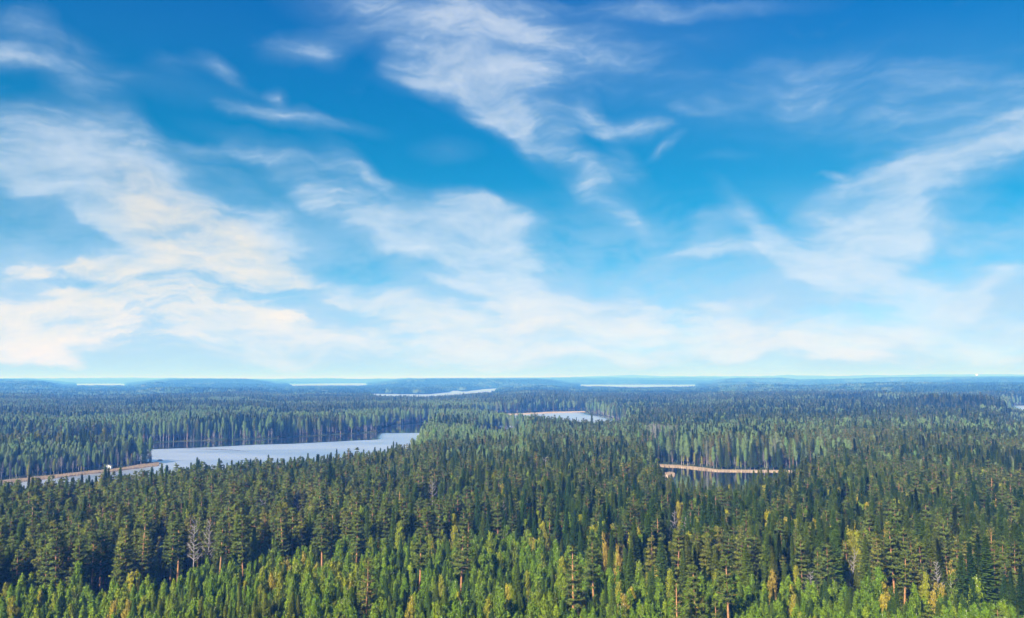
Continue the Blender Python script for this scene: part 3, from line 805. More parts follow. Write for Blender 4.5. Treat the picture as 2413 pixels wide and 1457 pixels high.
# --- zone A: young growth and the first mature stands, 2.8 m apart; beyond, 3.7 m
def add_zone(x, y, d, seed, young):
    q = rr(seed)
    px = col_of(x, y); n = len(x)
    de = young_edge(px) + (fb(x / 14, y / 14, 41, 3) - .5) * 26
    isy = d < de
    keep = isy if young else ~isy
    s = lake_sd(x, y)
    keep &= s > 1.5
    x, y, d, px, s, de = [v[keep] for v in (x, y, d, px, s, de)]
    n = len(x)
    u = q.random(n); k = np.zeros(n, int); h = np.zeros(n); t = np.clip(q.normal(.42, .24, n), 0, 1)
    p1 = fb(x / 26, y / 20, 51, 3); p2 = fb(x / 13 + 40, y / 13, 52, 3)
    if young:
        left, mid = px < 470, (px >= 470) & (px < 1230)
        oli = (px > 380) & (px < 720) & (d < 214)
        pb = np.where(left, .08, np.where(mid, .24, .16)) + (p1 - .5) * np.where(left, .4, 1.3)
        py_ = np.where(left, .78, np.where(mid, .46, .56)) + (p2 - .5) * .9
        pb = np.where(oli, .10, pb); py_ = np.where(oli, .15, py_)
        pb = np.clip(pb, .03, .8)
        k = np.where(u < pb, HK['birch'], np.where(u < pb + py_, HK['young_pine'], HK['spruce']))
        h = np.where(k == HK['birch'], q.normal(13.2, 1.5, n), np.where(k == HK['young_pine'], q.normal(10.8, 1.3, n), q.normal(12.0, 1.7, n)))
        gold = fb(x / 22, y / 22, 55, 2)
        t = np.where(k == HK['birch'], np.clip((gold - .42) * 1.3 + q.normal(-.06, .24, n) + np.where(left, .12, 0), 0, 1), t)
        t = np.where(k == HK['young_pine'], np.clip(q.normal(.35, .2, n) + np.where(left & (d < 215), .35, 0), 0, 1), t)
        t = np.where(k == HK['spruce'], np.clip(q.normal(.45, .2, n) + np.where(oli, .4, 0), 0, 1), t)
    else:
        rowg = d
        pine_share = np.interp(px, [0, 620, 900, 1250, 1700, 2413], [.86, .80, .60, .30, .25, .35]) + (p1 - .5) * 1.3
        pine_share = np.where(d > 450, .45 + (fb(x / 90, y / 40, 57, 3) - .5) * 2.2, pine_share)
        k = np.where(u < pine_share, HK['pine'], HK['spruce'])
        h = np.where(k == HK['pine'], q.normal(20.5, 2.0, n), q.normal(19.5, 3.0, n))
        # second storey of lower trees
        low = q.random(n) < np.where(d < 450, .30, .15)
        h = np.where(low, h * q.uniform(.6, .85, n), h)
        t = np.clip(t + (fb(x / 95, y / 38, 81, 3) - .5) * 1.5, 0, 1)
        # birches: single golden-green ones near, pale belts further off
        bp = np.interp(px, [0, 600, 700, 1200, 1300, 2413], [.02, .03, .06, .04, .06, .04]) + np.where(p2 > .66, .08, 0)
        near = d < 460
        isb = near & (q.random(n) < bp) & (d > 240)
        k = np.where(isb, HK['birch'], k)
        h = np.where(isb, q.normal(18.0, 1.6, n), h); t = np.where(isb, np.clip(q.normal(.42, .25, n), 0, 1), t)
        belt = fb(x / 170 + 7.7, y / 75 + 2.1, 61, 3)
        isg = (~near) & (q.random(n) < np.where(belt > np.where(px > 1250, .60, np.where(d < 1300, .47, .54)), np.where(px > 1250, .45, .85), .06))
        k = np.where(isg, HK['tall_birch'], k); h = np.where(isg, q.normal(20, 1.3, n), h); t = np.where(isg, np.clip(q.normal(.45, .25, n), 0, 1), t)
        # the wooded spit by the lake is mostly birch
        pen = (px < 385) & (d > 540) & (d < 690) & (y > 0)
        kk = q.random(n)
        k = np.where(pen, np.where(kk < .82, HK['tall_birch'], np.where(kk < .93, HK['spruce'], HK['bare'])), k)
        h = np.where(pen, q.normal(17.5, 1.4, n) * np.clip(.42 + s / 34, .45, 1), h); t = np.where(pen, np.clip(q.normal(.5, .2, n), 0, 1), t)
        # pointed spruces line the near shore and the knoll
        k = np.where((s < 20) & (d < 560) & (px < 1100) & (y > 0) & (~pen) & (q.random(n) < .85), HK['spruce'], k)
        kx, ky = ground(2255, 992)
        k = np.where(np.hypot(x - kx, y - ky) < 110, np.where(q.random(n) < .7, HK['spruce'], HK['pine']), k)
        # a bare grey-violet fringe of alders along the water
        fr = (s < 10) & (d > 480) & (q.random(n) < .72); fk = q.random(n)
        k = np.where(fr, np.where(fk < .55, HK['bare'], np.where(fk < .8, HK['spruce'], HK['birch'])), k); h = np.where(fr, q.uniform(3, 12, n), h)
        # tall birches and pines with bare stems stand along the shores
        fr2 = (s < 20) & (d > 560) & (~fr) & (q.random(n) < .30)
        k = np.where(fr2, HK['tall_birch'], k)
        k = np.where((q.random(n) < .0025) & near, HK['bare'], k)
        # lower woods where the photograph looks over them to water
        lowz = ((px > 1120) & (px < 1230) & (d > 780) & (d < 1180) & (d < 960 + 0 * d))
        h = np.where(lowz & (d > 690), h * .7, h)
        h = np.where((px > 1548) & (px < 1770) & (d > 330) & (d < 500), h * .70, h)
        h = np.where((px >= 1770) & (px < 1870) & (d > 330) & (d < 500), h * .84, h)
        h = np.where((px > 2362) & (d > 950) & (d < 1850), h * .60, h)
        t = np.where((d > 800) & (k != HK['tall_birch']), np.clip(t - .25, 0, 1), t)  # far trees: bluish dark of the haze put into their tint
        # clearing in front of the pale aspens
        clr = (px > 1512) & (px < 1592) & (d > 655) & (d < 742)
        kp = ~clr
        x, y, d, px, k, h, t = [v[kp] for v in (x, y, d, px, k, h, t)]
    xs.append(x); ys.append(y); ks.append(k); hs.append(h); ts.append(t)

add_zone(*sector(128, 330, 2.3, 1), 101, True)
add_zone(*sector(150, 460, 2.85, 2), 102, False)
add_zone(*sector(460, 1000, 3.45, 3), 103, False)
add_zone(*sector(1000, 2600, 5.0, 4), 104, False)
x, y, k, h, t = [np.concatenate(v) for v in (xs, ys, ks, hs, ts)]

# --- trees the photograph singles out: px, top row, kind, height, variant, tint, label
HERO = [
 (1350, 1283, 'tall_pine', 24.5, 0, .55, 'tallest pine, long bare orange trunk and airy crown above the birches'),
 (1398, 1259, 'tall_pine', 24.5, 1, .50, 'full-crowned pine just right of the tallest bare-trunked pine'),
 (990, 1243, 'tall_pine', 23.5, 2, .55, 'pine with short orange trunk between two yellow-green birches near the middle'),
 (1085, 1238, 'tall_pine', 24, 1, .60, 'tall slender pine with bright orange lower trunk right of the middle birches'),
 (1595, 1362, 'tall_pine', 23.5, 0, .70, 'thin pine with orange trunk, left one of the pair at the bottom edge'),
 (1643, 1333, 'tall_pine', 24, 1, .60, 'large pine with pale trunk, right one of the pair at the bottom edge'),
 (1714, 1305, 'tall_pine', 24, 2, .50, 'pine with straight orange trunk showing below, beside dark spruces'),
 (862, 1314, 'tall_pine', 22, 3, .95, 'sparse brownish pine with its limbs showing, rising from the young growth'),
 (2104, 1236, 'tall_pine', 25, 1, .60, 'big green pine with lit orange trunk among golden birches on the right'),
 (2330, 1240, 'tall_pine', 21, 3, .9, 'thin-crowned pale orange pine near the right edge'),
 (2122, 1290, 'tall_pine', 21, 2, .6, 'smaller pine leaning close to the big green pine on the right'),
 (1690, 1412, 'tall_pine', 19, 0, .80, 'open-crowned pine cut by the bottom edge, olive needles on layered limbs'),
 (2190, 1425, 'pine', 18, 3, .7, 'rounded pine top cut by the bottom edge near the right corner'),
 (2360, 1430, 'pine', 18, 1, .6, 'broad pine top cut by the bottom edge at the right corner'),
 (222, 1252, 'tall_pine', 23, 2, .35, 'pine with a short orange stem, leftmost of the edge row on the left'),
 (243, 1247, 'tall_pine', 23, 1, .35, 'pine with reddish stem, second of the edge row on the left'),
 (297, 1215, 'tall_pine', 24, 2, .40, 'pine with a long slanting orange stem at the edge of the dark stand'),
 (335, 1222, 'tall_pine', 24, 0, .62, 'pale green pine with layered limbs and grey stem beside the slanting one'),
 (405, 1232, 'tall_pine', 23, 1, .40, 'dark pine left of the two bare trees'),
 (425, 1220, 'tall_pine', 23, 2, .45, 'pine with yellow-lit stem just left of the two bare trees'),
 (520, 1222, 'tall_pine', 23, 2, .45, 'pine with short red stem just right of the two bare trees'),
 (578, 1212, 'tall_pine', 24, 1, .50, 'egg-crowned pine with orange stem, right of the two bare trees'),
 (562, 1165, 'tall_pine', 23, 2, .35, 'pine further back with an orange stem above the egg-crowned pine'),
 (676, 1205, 'tall_pine', 24, 0, .45, 'first of three orange-stemmed pines left of the middle'),
 (693, 1196, 'tall_pine', 24, 1, .45, 'second of three orange-stemmed pines left of the middle'),
 (762, 1212, 'tall_pine', 23, 2, .40, 'grey-stemmed pine between the two groups of orange-stemmed pines'),
 (782, 1200, 'tall_pine', 24, 0, .50, 'pine with tiered crown and bright orange stem left of the middle'),
 (842, 1207, 'tall_pine', 24, 1, .50, 'round-topped pine with pinkish stem at the edge of the young growth'),
 (1100, 1220, 'tall_pine', 24, 3, .45, 'dark tiered pine right behind the slender orange-trunked one'),
 (460, 1223, 'bare', 20, 1, .9, 'leafless pale grey tree, left one of the two bare trees'),
 (492, 1226, 'bare', 19.5, 0, .9, 'leafless forked grey tree, right one of the two bare trees'),
 (384, 1262, 'bare', 14, 2, .6, 'small bare grey tree among the edge pines on the left'),
 (706, 1150, 'bare', 20, 1, .6, 'bare violet-grey tree in the dark stand left of the middle'),
 (1020, 1132, 'bare', 20, 0, .6, 'thin bare grey tree standing in the dark forest, upper middle'),
 (1584, 1200, 'bare', 18, 2, .9, 'bare whitish tree beside the golden birches right of the middle'),
 (2003, 1292, 'bare', 15, 1, .9, 'bare white-stemmed tree right of the bright double birch'),
 (2213, 1318, 'bare', 15, 2, .9, 'bare pale-stemmed tree in the dark gap on the right'),
 (1905, 1345, 'bare', 12, 0, .7, 'thin bare stem in front of the spruces on the right'),
 (35, 1402, 'birch', 14, 3, .62, 'yellow birch with white stem in the lower left corner'),
 (10, 1372, 'birch', 13, 1, .55, 'yellow-green birch at the left edge of the picture'),
 (172, 1421, 'birch', 12, 1, .48, 'bright yellow pointed birch at the bottom edge on the left'),
 (272, 1412, 'birch', 13, 4, .85, 'orange-yellow birch, left of the touching pair at the bottom left'),
 (298, 1410, 'birch', 13.5, 3, .80, 'orange-yellow birch, right of the touching pair at the bottom left'),
 (95, 1392, 'birch', 12, 0, .65, 'pale golden young birch in the lower left thicket'),
 (365, 1300, 'birch', 12, 1, .40, 'bright green pointed birch under the layered grey-stemmed pine'),
 (255, 1310, 'birch', 12, 2, .42, 'light green birch under the leftmost edge pines'),
 (735, 1282, 'birch', 14, 4, .30, 'broad yellow-green birch below the three orange-stemmed pines'),
 (778, 1280, 'birch', 13, 0, .85, 'orange-brown birch left of the bright green one near the middle'),
 (803, 1292, 'birch', 13, 1, .10, 'bright green birch below the tiered pine'),
 (868, 1265, 'birch', 14, 0, .35, 'yellow-green birch with a visible white stem left of the middle'),
 (940, 1228, 'birch', 18, 2, .40, 'tall narrow olive birch left of the middle birches'),
 (975, 1272, 'birch', 14, 1, .28, 'yellow birch touching the short-trunked pine on its left'),
 (1003, 1262, 'birch', 15, 4, .30, 'yellow birch touching the short-trunked pine on its right'),
 (1108, 1302, 'birch', 14, 3, .12, 'wide bright green birch right of the slender orange pine'),
 (1140, 1372, 'birch', 14, 3, .08, 'vivid green birch clump with several white stems, bottom middle'),
 (968, 1403, 'birch', 13, 4, .70, 'golden birch with thick white stem at the bottom edge, middle'),
 (1045, 1355, 'birch', 13.5, 0, .52, 'yellowish birch with crooked white stem above the golden bottom one'),
 (1075, 1395, 'birch', 13, 4, .62, 'golden-green birch with pale stems left of the vivid green clump'),
 (1216, 1272, 'birch', 16, 4, .30, 'tall pointed yellow birch left of the tallest pine'),
 (1178, 1300, 'birch', 14, 0, .40, 'birch with olive crown left of the tall pointed yellow birch'),
 (1275, 1303, 'birch', 15, 3, .40, 'wide yellow-green birch with several stems left of the tallest pine'),
 (1325, 1312, 'birch', 15, 1, .55, 'golden-green birch touching the tallest pine'),
 (1240, 1345, 'birch', 14, 0, .50, 'olive birch below the wide yellow-green one'),
 (1262, 1368, 'birch', 14, 3, .30, 'birch with three long white stems below the wide yellow-green one'),
 (1295, 1392, 'birch', 13, 4, .30, 'yellow-green birch at the bottom edge beside the three-stemmed one'),
 (1420, 1255, 'birch', 19, 4, .95, 'broad golden-brown birch crown right of the full-crowned pine'),
 (1455, 1282, 'birch', 18, 4, 1.0, 'brown-gold birch right of and below the broad golden-brown one'),
 (1285, 1228, 'birch', 18, 1, .60, 'small golden birch high in the dark forest above the tallest pine'),
 (1500, 1225, 'birch', 18, 1, .78, 'golden birch with twin tops in the dark spruces right of the middle'),
 (1504, 1322, 'birch', 14, 0, .30, 'slim green birch with white stem in front of dark spruces'),
 (1551, 1321, 'birch', 14, 4, .85, 'orange-gold birch with branching pale stem in front of dark spruces'),
 (1578, 1340, 'birch', 14, 1, .45, 'pointed yellow birch right of the orange-gold one'),
 (1522, 1350, 'birch', 12, 2, .55, 'small yellow birch left of the orange-gold one'),
 (1620, 1355, 'birch', 12, 1, .10, 'bright green rounded birch between the two bottom pines'),
 (1605, 1185, 'birch', 18, 4, .90, 'brownish-gold birch, upper of the cluster near the pond'),
 (1626, 1198, 'birch', 17, 1, .90, 'brownish-gold birch, lower of the cluster near the pond'),
 (1833, 1174, 'birch', 18, 0, .92, 'small orange birch high on the right, below the pond reeds'),
 (1860, 1217, 'birch', 18, 4, .78, 'golden birch left of its twin in the right-hand forest'),
 (1918, 1222, 'birch', 18, 4, .80, 'golden birch right of its twin in the right-hand forest'),
 (1840, 1240, 'birch', 17, 1, .85, 'small golden birch below the golden twins on the right'),
 (1880, 1262, 'birch', 17, 1, .12, 'bright green pointed birch in the dark spruces on the right'),
 (1962, 1288, 'birch', 15, 0, .88, 'narrow orange-gold birch left of the bright double birch'),
 (1985, 1302, 'birch', 15, 3, .38, 'bright yellow-green double birch with white stems on the right'),
 (1870, 1330, 'birch', 13, 1, .60, 'yellow birch left of the narrow bright ones on the right'),
 (1818, 1342, 'birch', 14, 2, .95, 'thin orange birch with white stem right of the straight pine'),
 (1860, 1378, 'birch', 14, 4, .70, 'golden birch standing in young pines, lower right'),
 (2080, 1370, 'birch', 14.5, 3, .78, 'brightest golden birch with white stems, lower right'),
 (2140, 1338, 'birch', 14, 1, .60, 'golden-green birch just right of the big green pine'),
 (2178, 1346, 'birch', 15, 3, .50, 'yellow birch with several stems, left of the lower right trio'),
 (2196, 1370, 'birch', 14.5, 4, .85, 'orange-gold birch with white stems, middle of the lower right trio'),
 (2242, 1350, 'birch', 15, 3, .18, 'vivid yellow-green birch, right of the lower right trio'),
 (2282, 1360, 'birch', 12, 0, .3, 'slim yellow-green birch in the shade right of the vivid one'),
 (2300, 1362, 'spruce', 17, 0, .15, 'dark shaded spruce right of the yellow-green birch on the right'),
 (1560, 1270, 'spruce', 21, 2, .40, 'large dark spruce behind the orange-gold birch'),
 (1480, 1290, 'spruce', 20, 0, .45, 'olive spruce left of the slim white-stemmed birch'),
 (1765, 1280, 'spruce', 21, 2, .75, 'broad olive spruce behind the straight orange-trunked pine'),
 (770, 1345, 'spruce', 14, 1, .30, 'dark young spruce with tiered branches left of the sparse pine'),
]
hero = []
for (px, row, kd, hh, var, tn, lab) in HERO:
    # a tree whose top shows at this row stands where its height puts it
    r0 = ray(px, row)
    zt = hh + 2.0
    for _ in range(3):
        tt = (zt - CAM_H) / r0[2]; gx, gy = r0[0] * tt, r0[1] * tt
        zt = hh + height1(gx, gy)
    hero.append((gx, gy, HK[kd], hh, tn, var, lab))
HX = np.array([v[0] for v in hero]); HY = np.array([v[1] for v in hero]); HD = np.hypot(HX, HY)

# make room: nothing within 2 m of them, nothing tall close in front of the orange trunks
keep = np.ones(len(x), bool)
dn = np.hypot(x, y)
for (gx, gy, kk, hh, tn, var, lab), D in zip(hero, HD):
    near = np.abs(dn - D) < 60
    ii = np.where(near)[0]
    dx, dy = x[ii] - gx, y[ii] - gy
    r = np.hypot(dx, dy)
    ux, uy = gx / D, gy / D
    along = -(dx * ux + dy * uy); lat = np.abs(dx * uy - dy * ux)
    rm_ = r < (2.1 if kk in (HK['tall_pine'], HK['birch']) else 1.8)
    if kk == HK['tall_pine'] and D < 300:
        rm_ |= (lat < 1.5) & (along > 0) & (along < 12) & (h[ii] > 6)
        rm_ |= (lat < 2.4) & (along > 0) & (along < 26) & (h[ii] > 15)
    if kk == HK['bare']:
        rm_ |= (lat < 3.6) & (along > -2) & (along < 58) & (h[ii] > 13)
    if kk == HK['birch']:
        rm_ |= (lat < 1.6) & (along > 0) & (along < 10) & (h[ii] > hh * .62)
    keep[ii[rm_]] = False
x, y, k, h, t = [v[keep] for v in (x, y, k, h, t)]
var = rr(5).integers(0, 60, len(x))
isH = np.zeros(len(x), int) - 1
x = np.r_[x, HX]; y = np.r_[y, HY]; k = np.r_[k, [v[2] for v in hero]]; h = np.r_[h, [v[3] for v in hero]]; t = np.r_[t, [v[4] for v in hero]]
var = np.r_[var, [v[5] for v in hero]]; isH = np.r_[isH, np.arange(len(hero))]
# a stand of pale bare aspens behind the pond's left end
qa = rr(8)
ax_ = qa.uniform(1518, 1588, 34); ad = qa.uniform(742, 770, 34)
aX = (ax_ - 1206.5) / FPX; aX, aY = aX / np.hypot(1, aX) * ad, ad / np.hypot(1, aX)
x = np.r_[x, aX]; y = np.r_[y, aY]; k = np.r_[k, np.full(34, HK['bare'])]; h = np.r_[h, qa.uniform(20, 24, 34)]; t = np.r_[t, np.full(34, .9)]
var = np.r_[var, qa.integers(0, 3, 34)]; isH = np.r_[isH, np.full(34, -1)]

z = height(x, y) - .15
d = np.hypot(x, y)
rot = rr(6).uniform(0, 2 * math.pi, len(x))
lean = rr(16).normal(0, .028, (len(x), 2))
nv = np.array([len(SHAPES[q_]) for q_ in KINDS])
var = var % nv[k]
SH_H = [[s[3] for s in SHAPES[q_]] for q_ in KINDS]; SH_R = [[s[4] for s in SHAPES[q_]] for q_ in KINDS]
h0 = np.array([SH_H[a][b_] for a, b_ in zip(k, var)]); r0_ = np.array([SH_R[a][b_] for a, b_ in zip(k, var)])
scz = h / h0
scx = scz * rr(9).uniform(.88, 1.15, len(x))
broad = np.array([1.10, .90, 1.02, 1.0, 1.0, 1.1, 1.0])
scx = scx * broad[k]
scx = np.where(d > 1000, scx * 1.2, scx)

# --- which trees show largest: fill a coarse picture from near to far and count what stays visible
W_, H_ = 1024, 618; fs = W_ / 2413
tx, ty = project(x, y, z + h); bx, by = project(x, y, z)
tx, ty, by = tx * fs, ty * fs, by * fs
wpx = r0_ * scx / d * FPX * fs
order = np.argsort(d)
order = order[(d[order] < 800)]
buf = np.zeros((H_, W_), bool); vis = np.zeros(len(x))
for i in order:
    x0_, x1_ = tx[i] - wpx[i] * .62, tx[i] + wpx[i] * .62
    if x1_ < 0 or x0_ >= W_ or ty[i] >= H_: continue
    y0, y1 = ty[i], min(by[i], H_)
    ym = y0 + (y1 - y0) * .30
    c0 = 0
    for (p, r_, a0, a1) in ((y0, ym, tx[i] - wpx[i] * .3, tx[i] + wpx[i] * .3), (ym, y1, x0_, x1_)):
        sl = (slice(max(0, int(p)), max(0, int(r_) + 1)), slice(max(0, int(a0)), max(0, int(a1) + 1)))
        v = buf[sl]; c0 += v.size - int(v.sum()); v[...] = True
    vis[i] = c0

NAME = {'spruce': ('spruce_tree', 'spruce tree'), 'pine': ('pine_tree', 'pine tree'), 'tall_pine': ('pine_tree', 'pine tree'), 'young_pine': ('young_pine_tree', 'pine tree'),
        'birch': ('birch_tree', 'birch tree'), 'tall_birch': ('birch_tree', 'birch tree'), 'bare': ('bare_tree', 'bare tree')}
FAM = np.array([0, 1, 2, 3, 3, 4, 1])[k]
single = np.zeros(len(x), bool)
for f in range(5):
    c = np.where((FAM == f) & (vis > 3) & (isH < 0) & (d < 520))[0]
    c = c[np.argsort(-vis[c])][:max(0, 296 - int(((FAM == f) & (isH >= 0)).sum()))]
    single[c] = True
single[isH >= 0] = True

WHERE = [(-1e9, 'at the left edge'), (110, 'left of slanting orange-stemmed pine'), (300, 'left of two bare trees'), (475, 'right of two bare trees'),
         (640, 'left of the tiered pines'), (800, 'beside the sparse brownish pine'), (930, 'near the middle'), (1090, 'right of the slender pine'), (1230, 'left of the tallest pine'),
         (1350, 'right of the tallest pine'), (1500, 'left of the bottom pines'), (1600, 'beside the bottom pines'), (1720, 'right of the bottom pines'),
         (1860, 'left of the golden twins'), (1990, 'left of big right-hand pine'), (2110, 'right of big right-hand pine'), (2240, 'near the right edge'), (2340, 'at the right edge')]
ORD = ['second', 'third', 'fourth', 'fifth', 'sixth', 'seventh', 'eighth', 'ninth', 'tenth', 'eleventh', 'twelfth', 'thirteenth', 'fourteenth', 'fifteenth', 'sixteenth', 'seventeenth', 'eighteenth']
def words(i):
    kd = KINDS[k[i]]; p = float(col_of(x[i], y[i])); tn = t[i]
    side = [w for a, w in WHERE if p >= a][-1]
    yng = d[i] < float(young_edge(p))
    if kd == 'young_pine': c = 'yellowish' if tn > .55 else ('bright-green' if tn > .3 else 'deep-green'); what = 'young pine'
    elif kd in ('pine', 'tall_pine'): c = 'olive' if tn > .55 else ('mid-green' if tn > .3 else 'bluish-green'); what = 'pine'
    elif kd == 'spruce': c = 'olive' if tn > .6 else ('mid-green' if tn > .35 else 'very dark'); what = 'spruce'
    elif kd in ('birch', 'tall_birch'): c = 'orange-gold' if tn > .68 else ('yellow-green' if tn > .33 else 'fresh-green'); what = 'birch'
    else: c = 'pale grey'; what = 'leafless tree'
    if kd != 'bare': c = ('tall ' if scz[i] > 1.04 else ('short ' if scz[i] < .93 else '')) + c
    if yng: place = 'in bottom row' if d[i] < 190 else ('in lower thicket' if d[i] < 212 else 'in upper thicket')
    elif d[i] < 255: place = 'just behind thicket'
    elif d[i] < 290: place = 'in first dark stand'
    elif d[i] < 370: place = 'halfway into forest'
    else: place = 'nearest the water'
    return f'{c} {what} {place}, {side}', f'{what}s {place}'

def link_tree(i, label, group):
    kd = KINDS[k[i]]
    a, b_, j, hh, R = SHAPES[kd][var[i]]
    nm, cat = NAME[kd]
    e = bpy.data.objects.new(nm, None); COL.objects.link(e)
    e.empty_display_size = 1
    e.location = (x[i], y[i], z[i]); e.rotation_euler = (lean[i, 0], lean[i, 1], rot[i]); e.scale = (scx[i], scx[i], scz[i])
    e['category'] = cat; e['label'] = label
    if group: e['group'] = group
    for nme, me in ((a.name.split('.')[0], a), (b_.name.split('.')[0], b_)):
        o = bpy.data.objects.new(nme, me); COL.objects.link(o); o.parent = e
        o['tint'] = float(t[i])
        if nme == 'branches': o['kind'] = 'stuff'
    return e
fam = {}
for i in np.where(single)[0]:
    if isH[i] >= 0: link_tree(i, hero[isH[i]][6], None)
    else: fam.setdefault(words(i), []).append(i)
for (lab, grp), ids in fam.items():
    ids.sort(key=lambda i: col_of(x[i], y[i]))
    for n_, i in enumerate(ids):
        link_tree(i, lab if len(ids) == 1 else lab + (', leftmost' if n_ == 0 else ', rightmost' if n_ == len(ids) - 1 else f', {ORD[min(n_ - 1, 16)]} from left'), grp)

# --- the rest of the forest, one body of stuff per kind
def scatter(name, protos, P, rz, sc3, tint, idx, ln=None):
    ln = np.zeros((len(P), 2)) if ln is None else ln
    coll = bpy.data.collections.new(name + '_shapes')
    for n_, me in enumerate(protos):
        o = bpy.data.objects.new(f'{name}_{n_:02d}', me); coll.objects.link(o)
    me = bpy.data.meshes.new(name)
    me.vertices.add(len(P)); me.vertices.foreach_set('co', np.asarray(P, np.float32).ravel())
    for nm, ty_, dat in (('tint', 'FLOAT', tint), ('rz', 'FLOAT_VECTOR', np.column_stack([ln[:, 0], ln[:, 1], rz])), ('sc', 'FLOAT_VECTOR', sc3), ('pick', 'INT', idx)):
        at = me.attributes.new(nm, ty_, 'POINT')
        at.data.foreach_set('vector' if ty_ == 'FLOAT_VECTOR' else 'value', np.ascontiguousarray(dat, np.int32 if ty_ == 'INT' else np.float32).ravel())
    ob = bpy.data.objects.new(name, me); COL.objects.link(ob); ob['kind'] = 'stuff'
    g_ = bpy.data.node_groups.new(name, 'GeometryNodeTree')
    g_.interface.new_socket('Geometry', in_out='INPUT', socket_type='NodeSocketGeometry')
    g_.interface.new_socket('Geometry', in_out='OUTPUT', socket_type='NodeSocketGeometry')
    gn = g_.nodes; gl = g_.links
    gi_, go = gn.new('NodeGroupInput'), gn.new('NodeGroupOutput')
    ci = gn.new('GeometryNodeCollectionInfo'); ci.inputs[0].default_value = coll; ci.inputs[1].default_value = True; ci.inputs[2].default_value = True
    ip = gn.new('GeometryNodeInstanceOnPoints')
    def na_(n_, dt):
        q_ = gn.new('GeometryNodeInputNamedAttribute'); q_.data_type = dt; q_.inputs[0].default_value = n_
        return q_.outputs[0]
    gl.new(gi_.outputs[0], ip.inputs['Points']); gl.new(ci.outputs[0], ip.inputs['Instance']); ip.inputs['Pick Instance'].default_value = True
    gl.new(na_('pick', 'INT'), ip.inputs['Instance Index']); gl.new(na_('rz', 'FLOAT_VECTOR'), ip.inputs['Rotation']); gl.new(na_('sc', 'FLOAT_VECTOR'), ip.inputs['Scale'])
    gl.new(ip.outputs[0], go.inputs[0])
    md = ob.modifiers.new('scatter', 'NODES'); md.node_group = g_
    return ob

STUFF = {'spruce': 'spruce_forest', 'pine': 'pine_forest', 'young_pine': 'young_pine_thicket', 'birch': 'birch_wood', 'tall_birch': 'tall_birch_wood', 'bare': 'bare_thicket', 'tall_pine': None}
for ki, kd in enumerate(KINDS):
    m = (~single) & (k == ki)
    if STUFF[kd] is None or not m.any(): continue
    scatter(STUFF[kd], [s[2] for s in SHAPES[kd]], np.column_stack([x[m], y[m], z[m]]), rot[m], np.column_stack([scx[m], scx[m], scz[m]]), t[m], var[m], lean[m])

# --- distant forest, 2.6 to 13 km: patches of woodland thirty metres wide
def patch(seed, con):
    q = rr(seed); tb = TB(); P = []
    for _ in range(26):
        c = np.append(q.uniform(-15, 15, 2), 0); hh = q.uniform(14, 22); R = q.uniform(2.2, 3.4) * (1 if con else 1.15)
        n = 7; a = q.uniform(0, 6.28) + np.arange(n) * 6.283 / n
        if con:
            ring = c + np.column_stack([np.cos(a) * R, np.sin(a) * R, np.full(n, hh * .25)]); tp = c + np.array([0, 0, hh])
            for i in range(n): P.append([ring[i], ring[(i + 1) % n], tp])
            ring = c + np.column_stack([np.cos(a) * R * .7, np.sin(a) * R * .7, np.full(n, hh * .55)]) + q.normal(0, .4, (n, 3))
            for i in range(n): P.append([ring[i], ring[(i + 1) % n], tp + (0, 0, 1)])
        else:
            r1 = c + np.column_stack([np.cos(a) * R, np.sin(a) * R, np.full(n, hh * .3)]); r2 = c + np.column_stack([np.cos(a) * R * .85, np.sin(a) * R * .85, np.full(n, hh * .75)]) + q.normal(0, .4, (n, 3)); tp = c + np.array([0, 0, hh])
            for i in range(n):
                j = (i + 1) % n
                P += [[r1[i], r1[j], r2[i]], [r1[j], r2[j], r2[i]], [r2[i], r2[j], tp]]
    tb.tris(np.array(P)); v, f = tb.out()
    return mesh_from('woodland_patch', v, f, [M['far_conifer'] if con else M['far_grove']])
px_, py__, pd = sector(2560, 13500, 29.0, 77, 34.5)
ps = lake_sd(px_, py__); mm = ps > 12
# fields and cuttings: gaps in the woods
fld = fb(px_ / 420 + 9, py__ / 420, 71, 3)
mm &= ~((fld > .70) & (fb(px_ / 120, py__ / 120, 72, 2) > .45))
px_, py__, pd = px_[mm], py__[mm], pd[mm]
bel = fb(px_ / 420 + 2, py__ / 300, 73, 3)
con = rr(3).random(len(px_)) > np.where(bel > .60, .60, .05)
pz = height(px_, py__) - .3
q3 = rr(4)
scatter('distant_forest', [patch(1, True), patch(2, True), patch(3, True), patch(4, False), patch(5, False)], np.column_stack([px_, py__, pz]), q3.uniform(0, 6.28, len(px_)),
        np.column_stack([q3.uniform(.95, 1.2, len(px_))] * 2 + [q3.uniform(.8, 1.1, len(px_))]), np.clip(q3.normal(.4, .25, len(px_)), 0, 1),
        np.where(con, q3.integers(0, 3, len(px_)), q3.integers(3, 5, len(px_))))
print('TREES', len(x), 'single', int(single.sum()), 'patches', len(px_), [(KINDS[a], int((k == a).sum()), int((single & (k == a)).sum())) for a in range(7)])

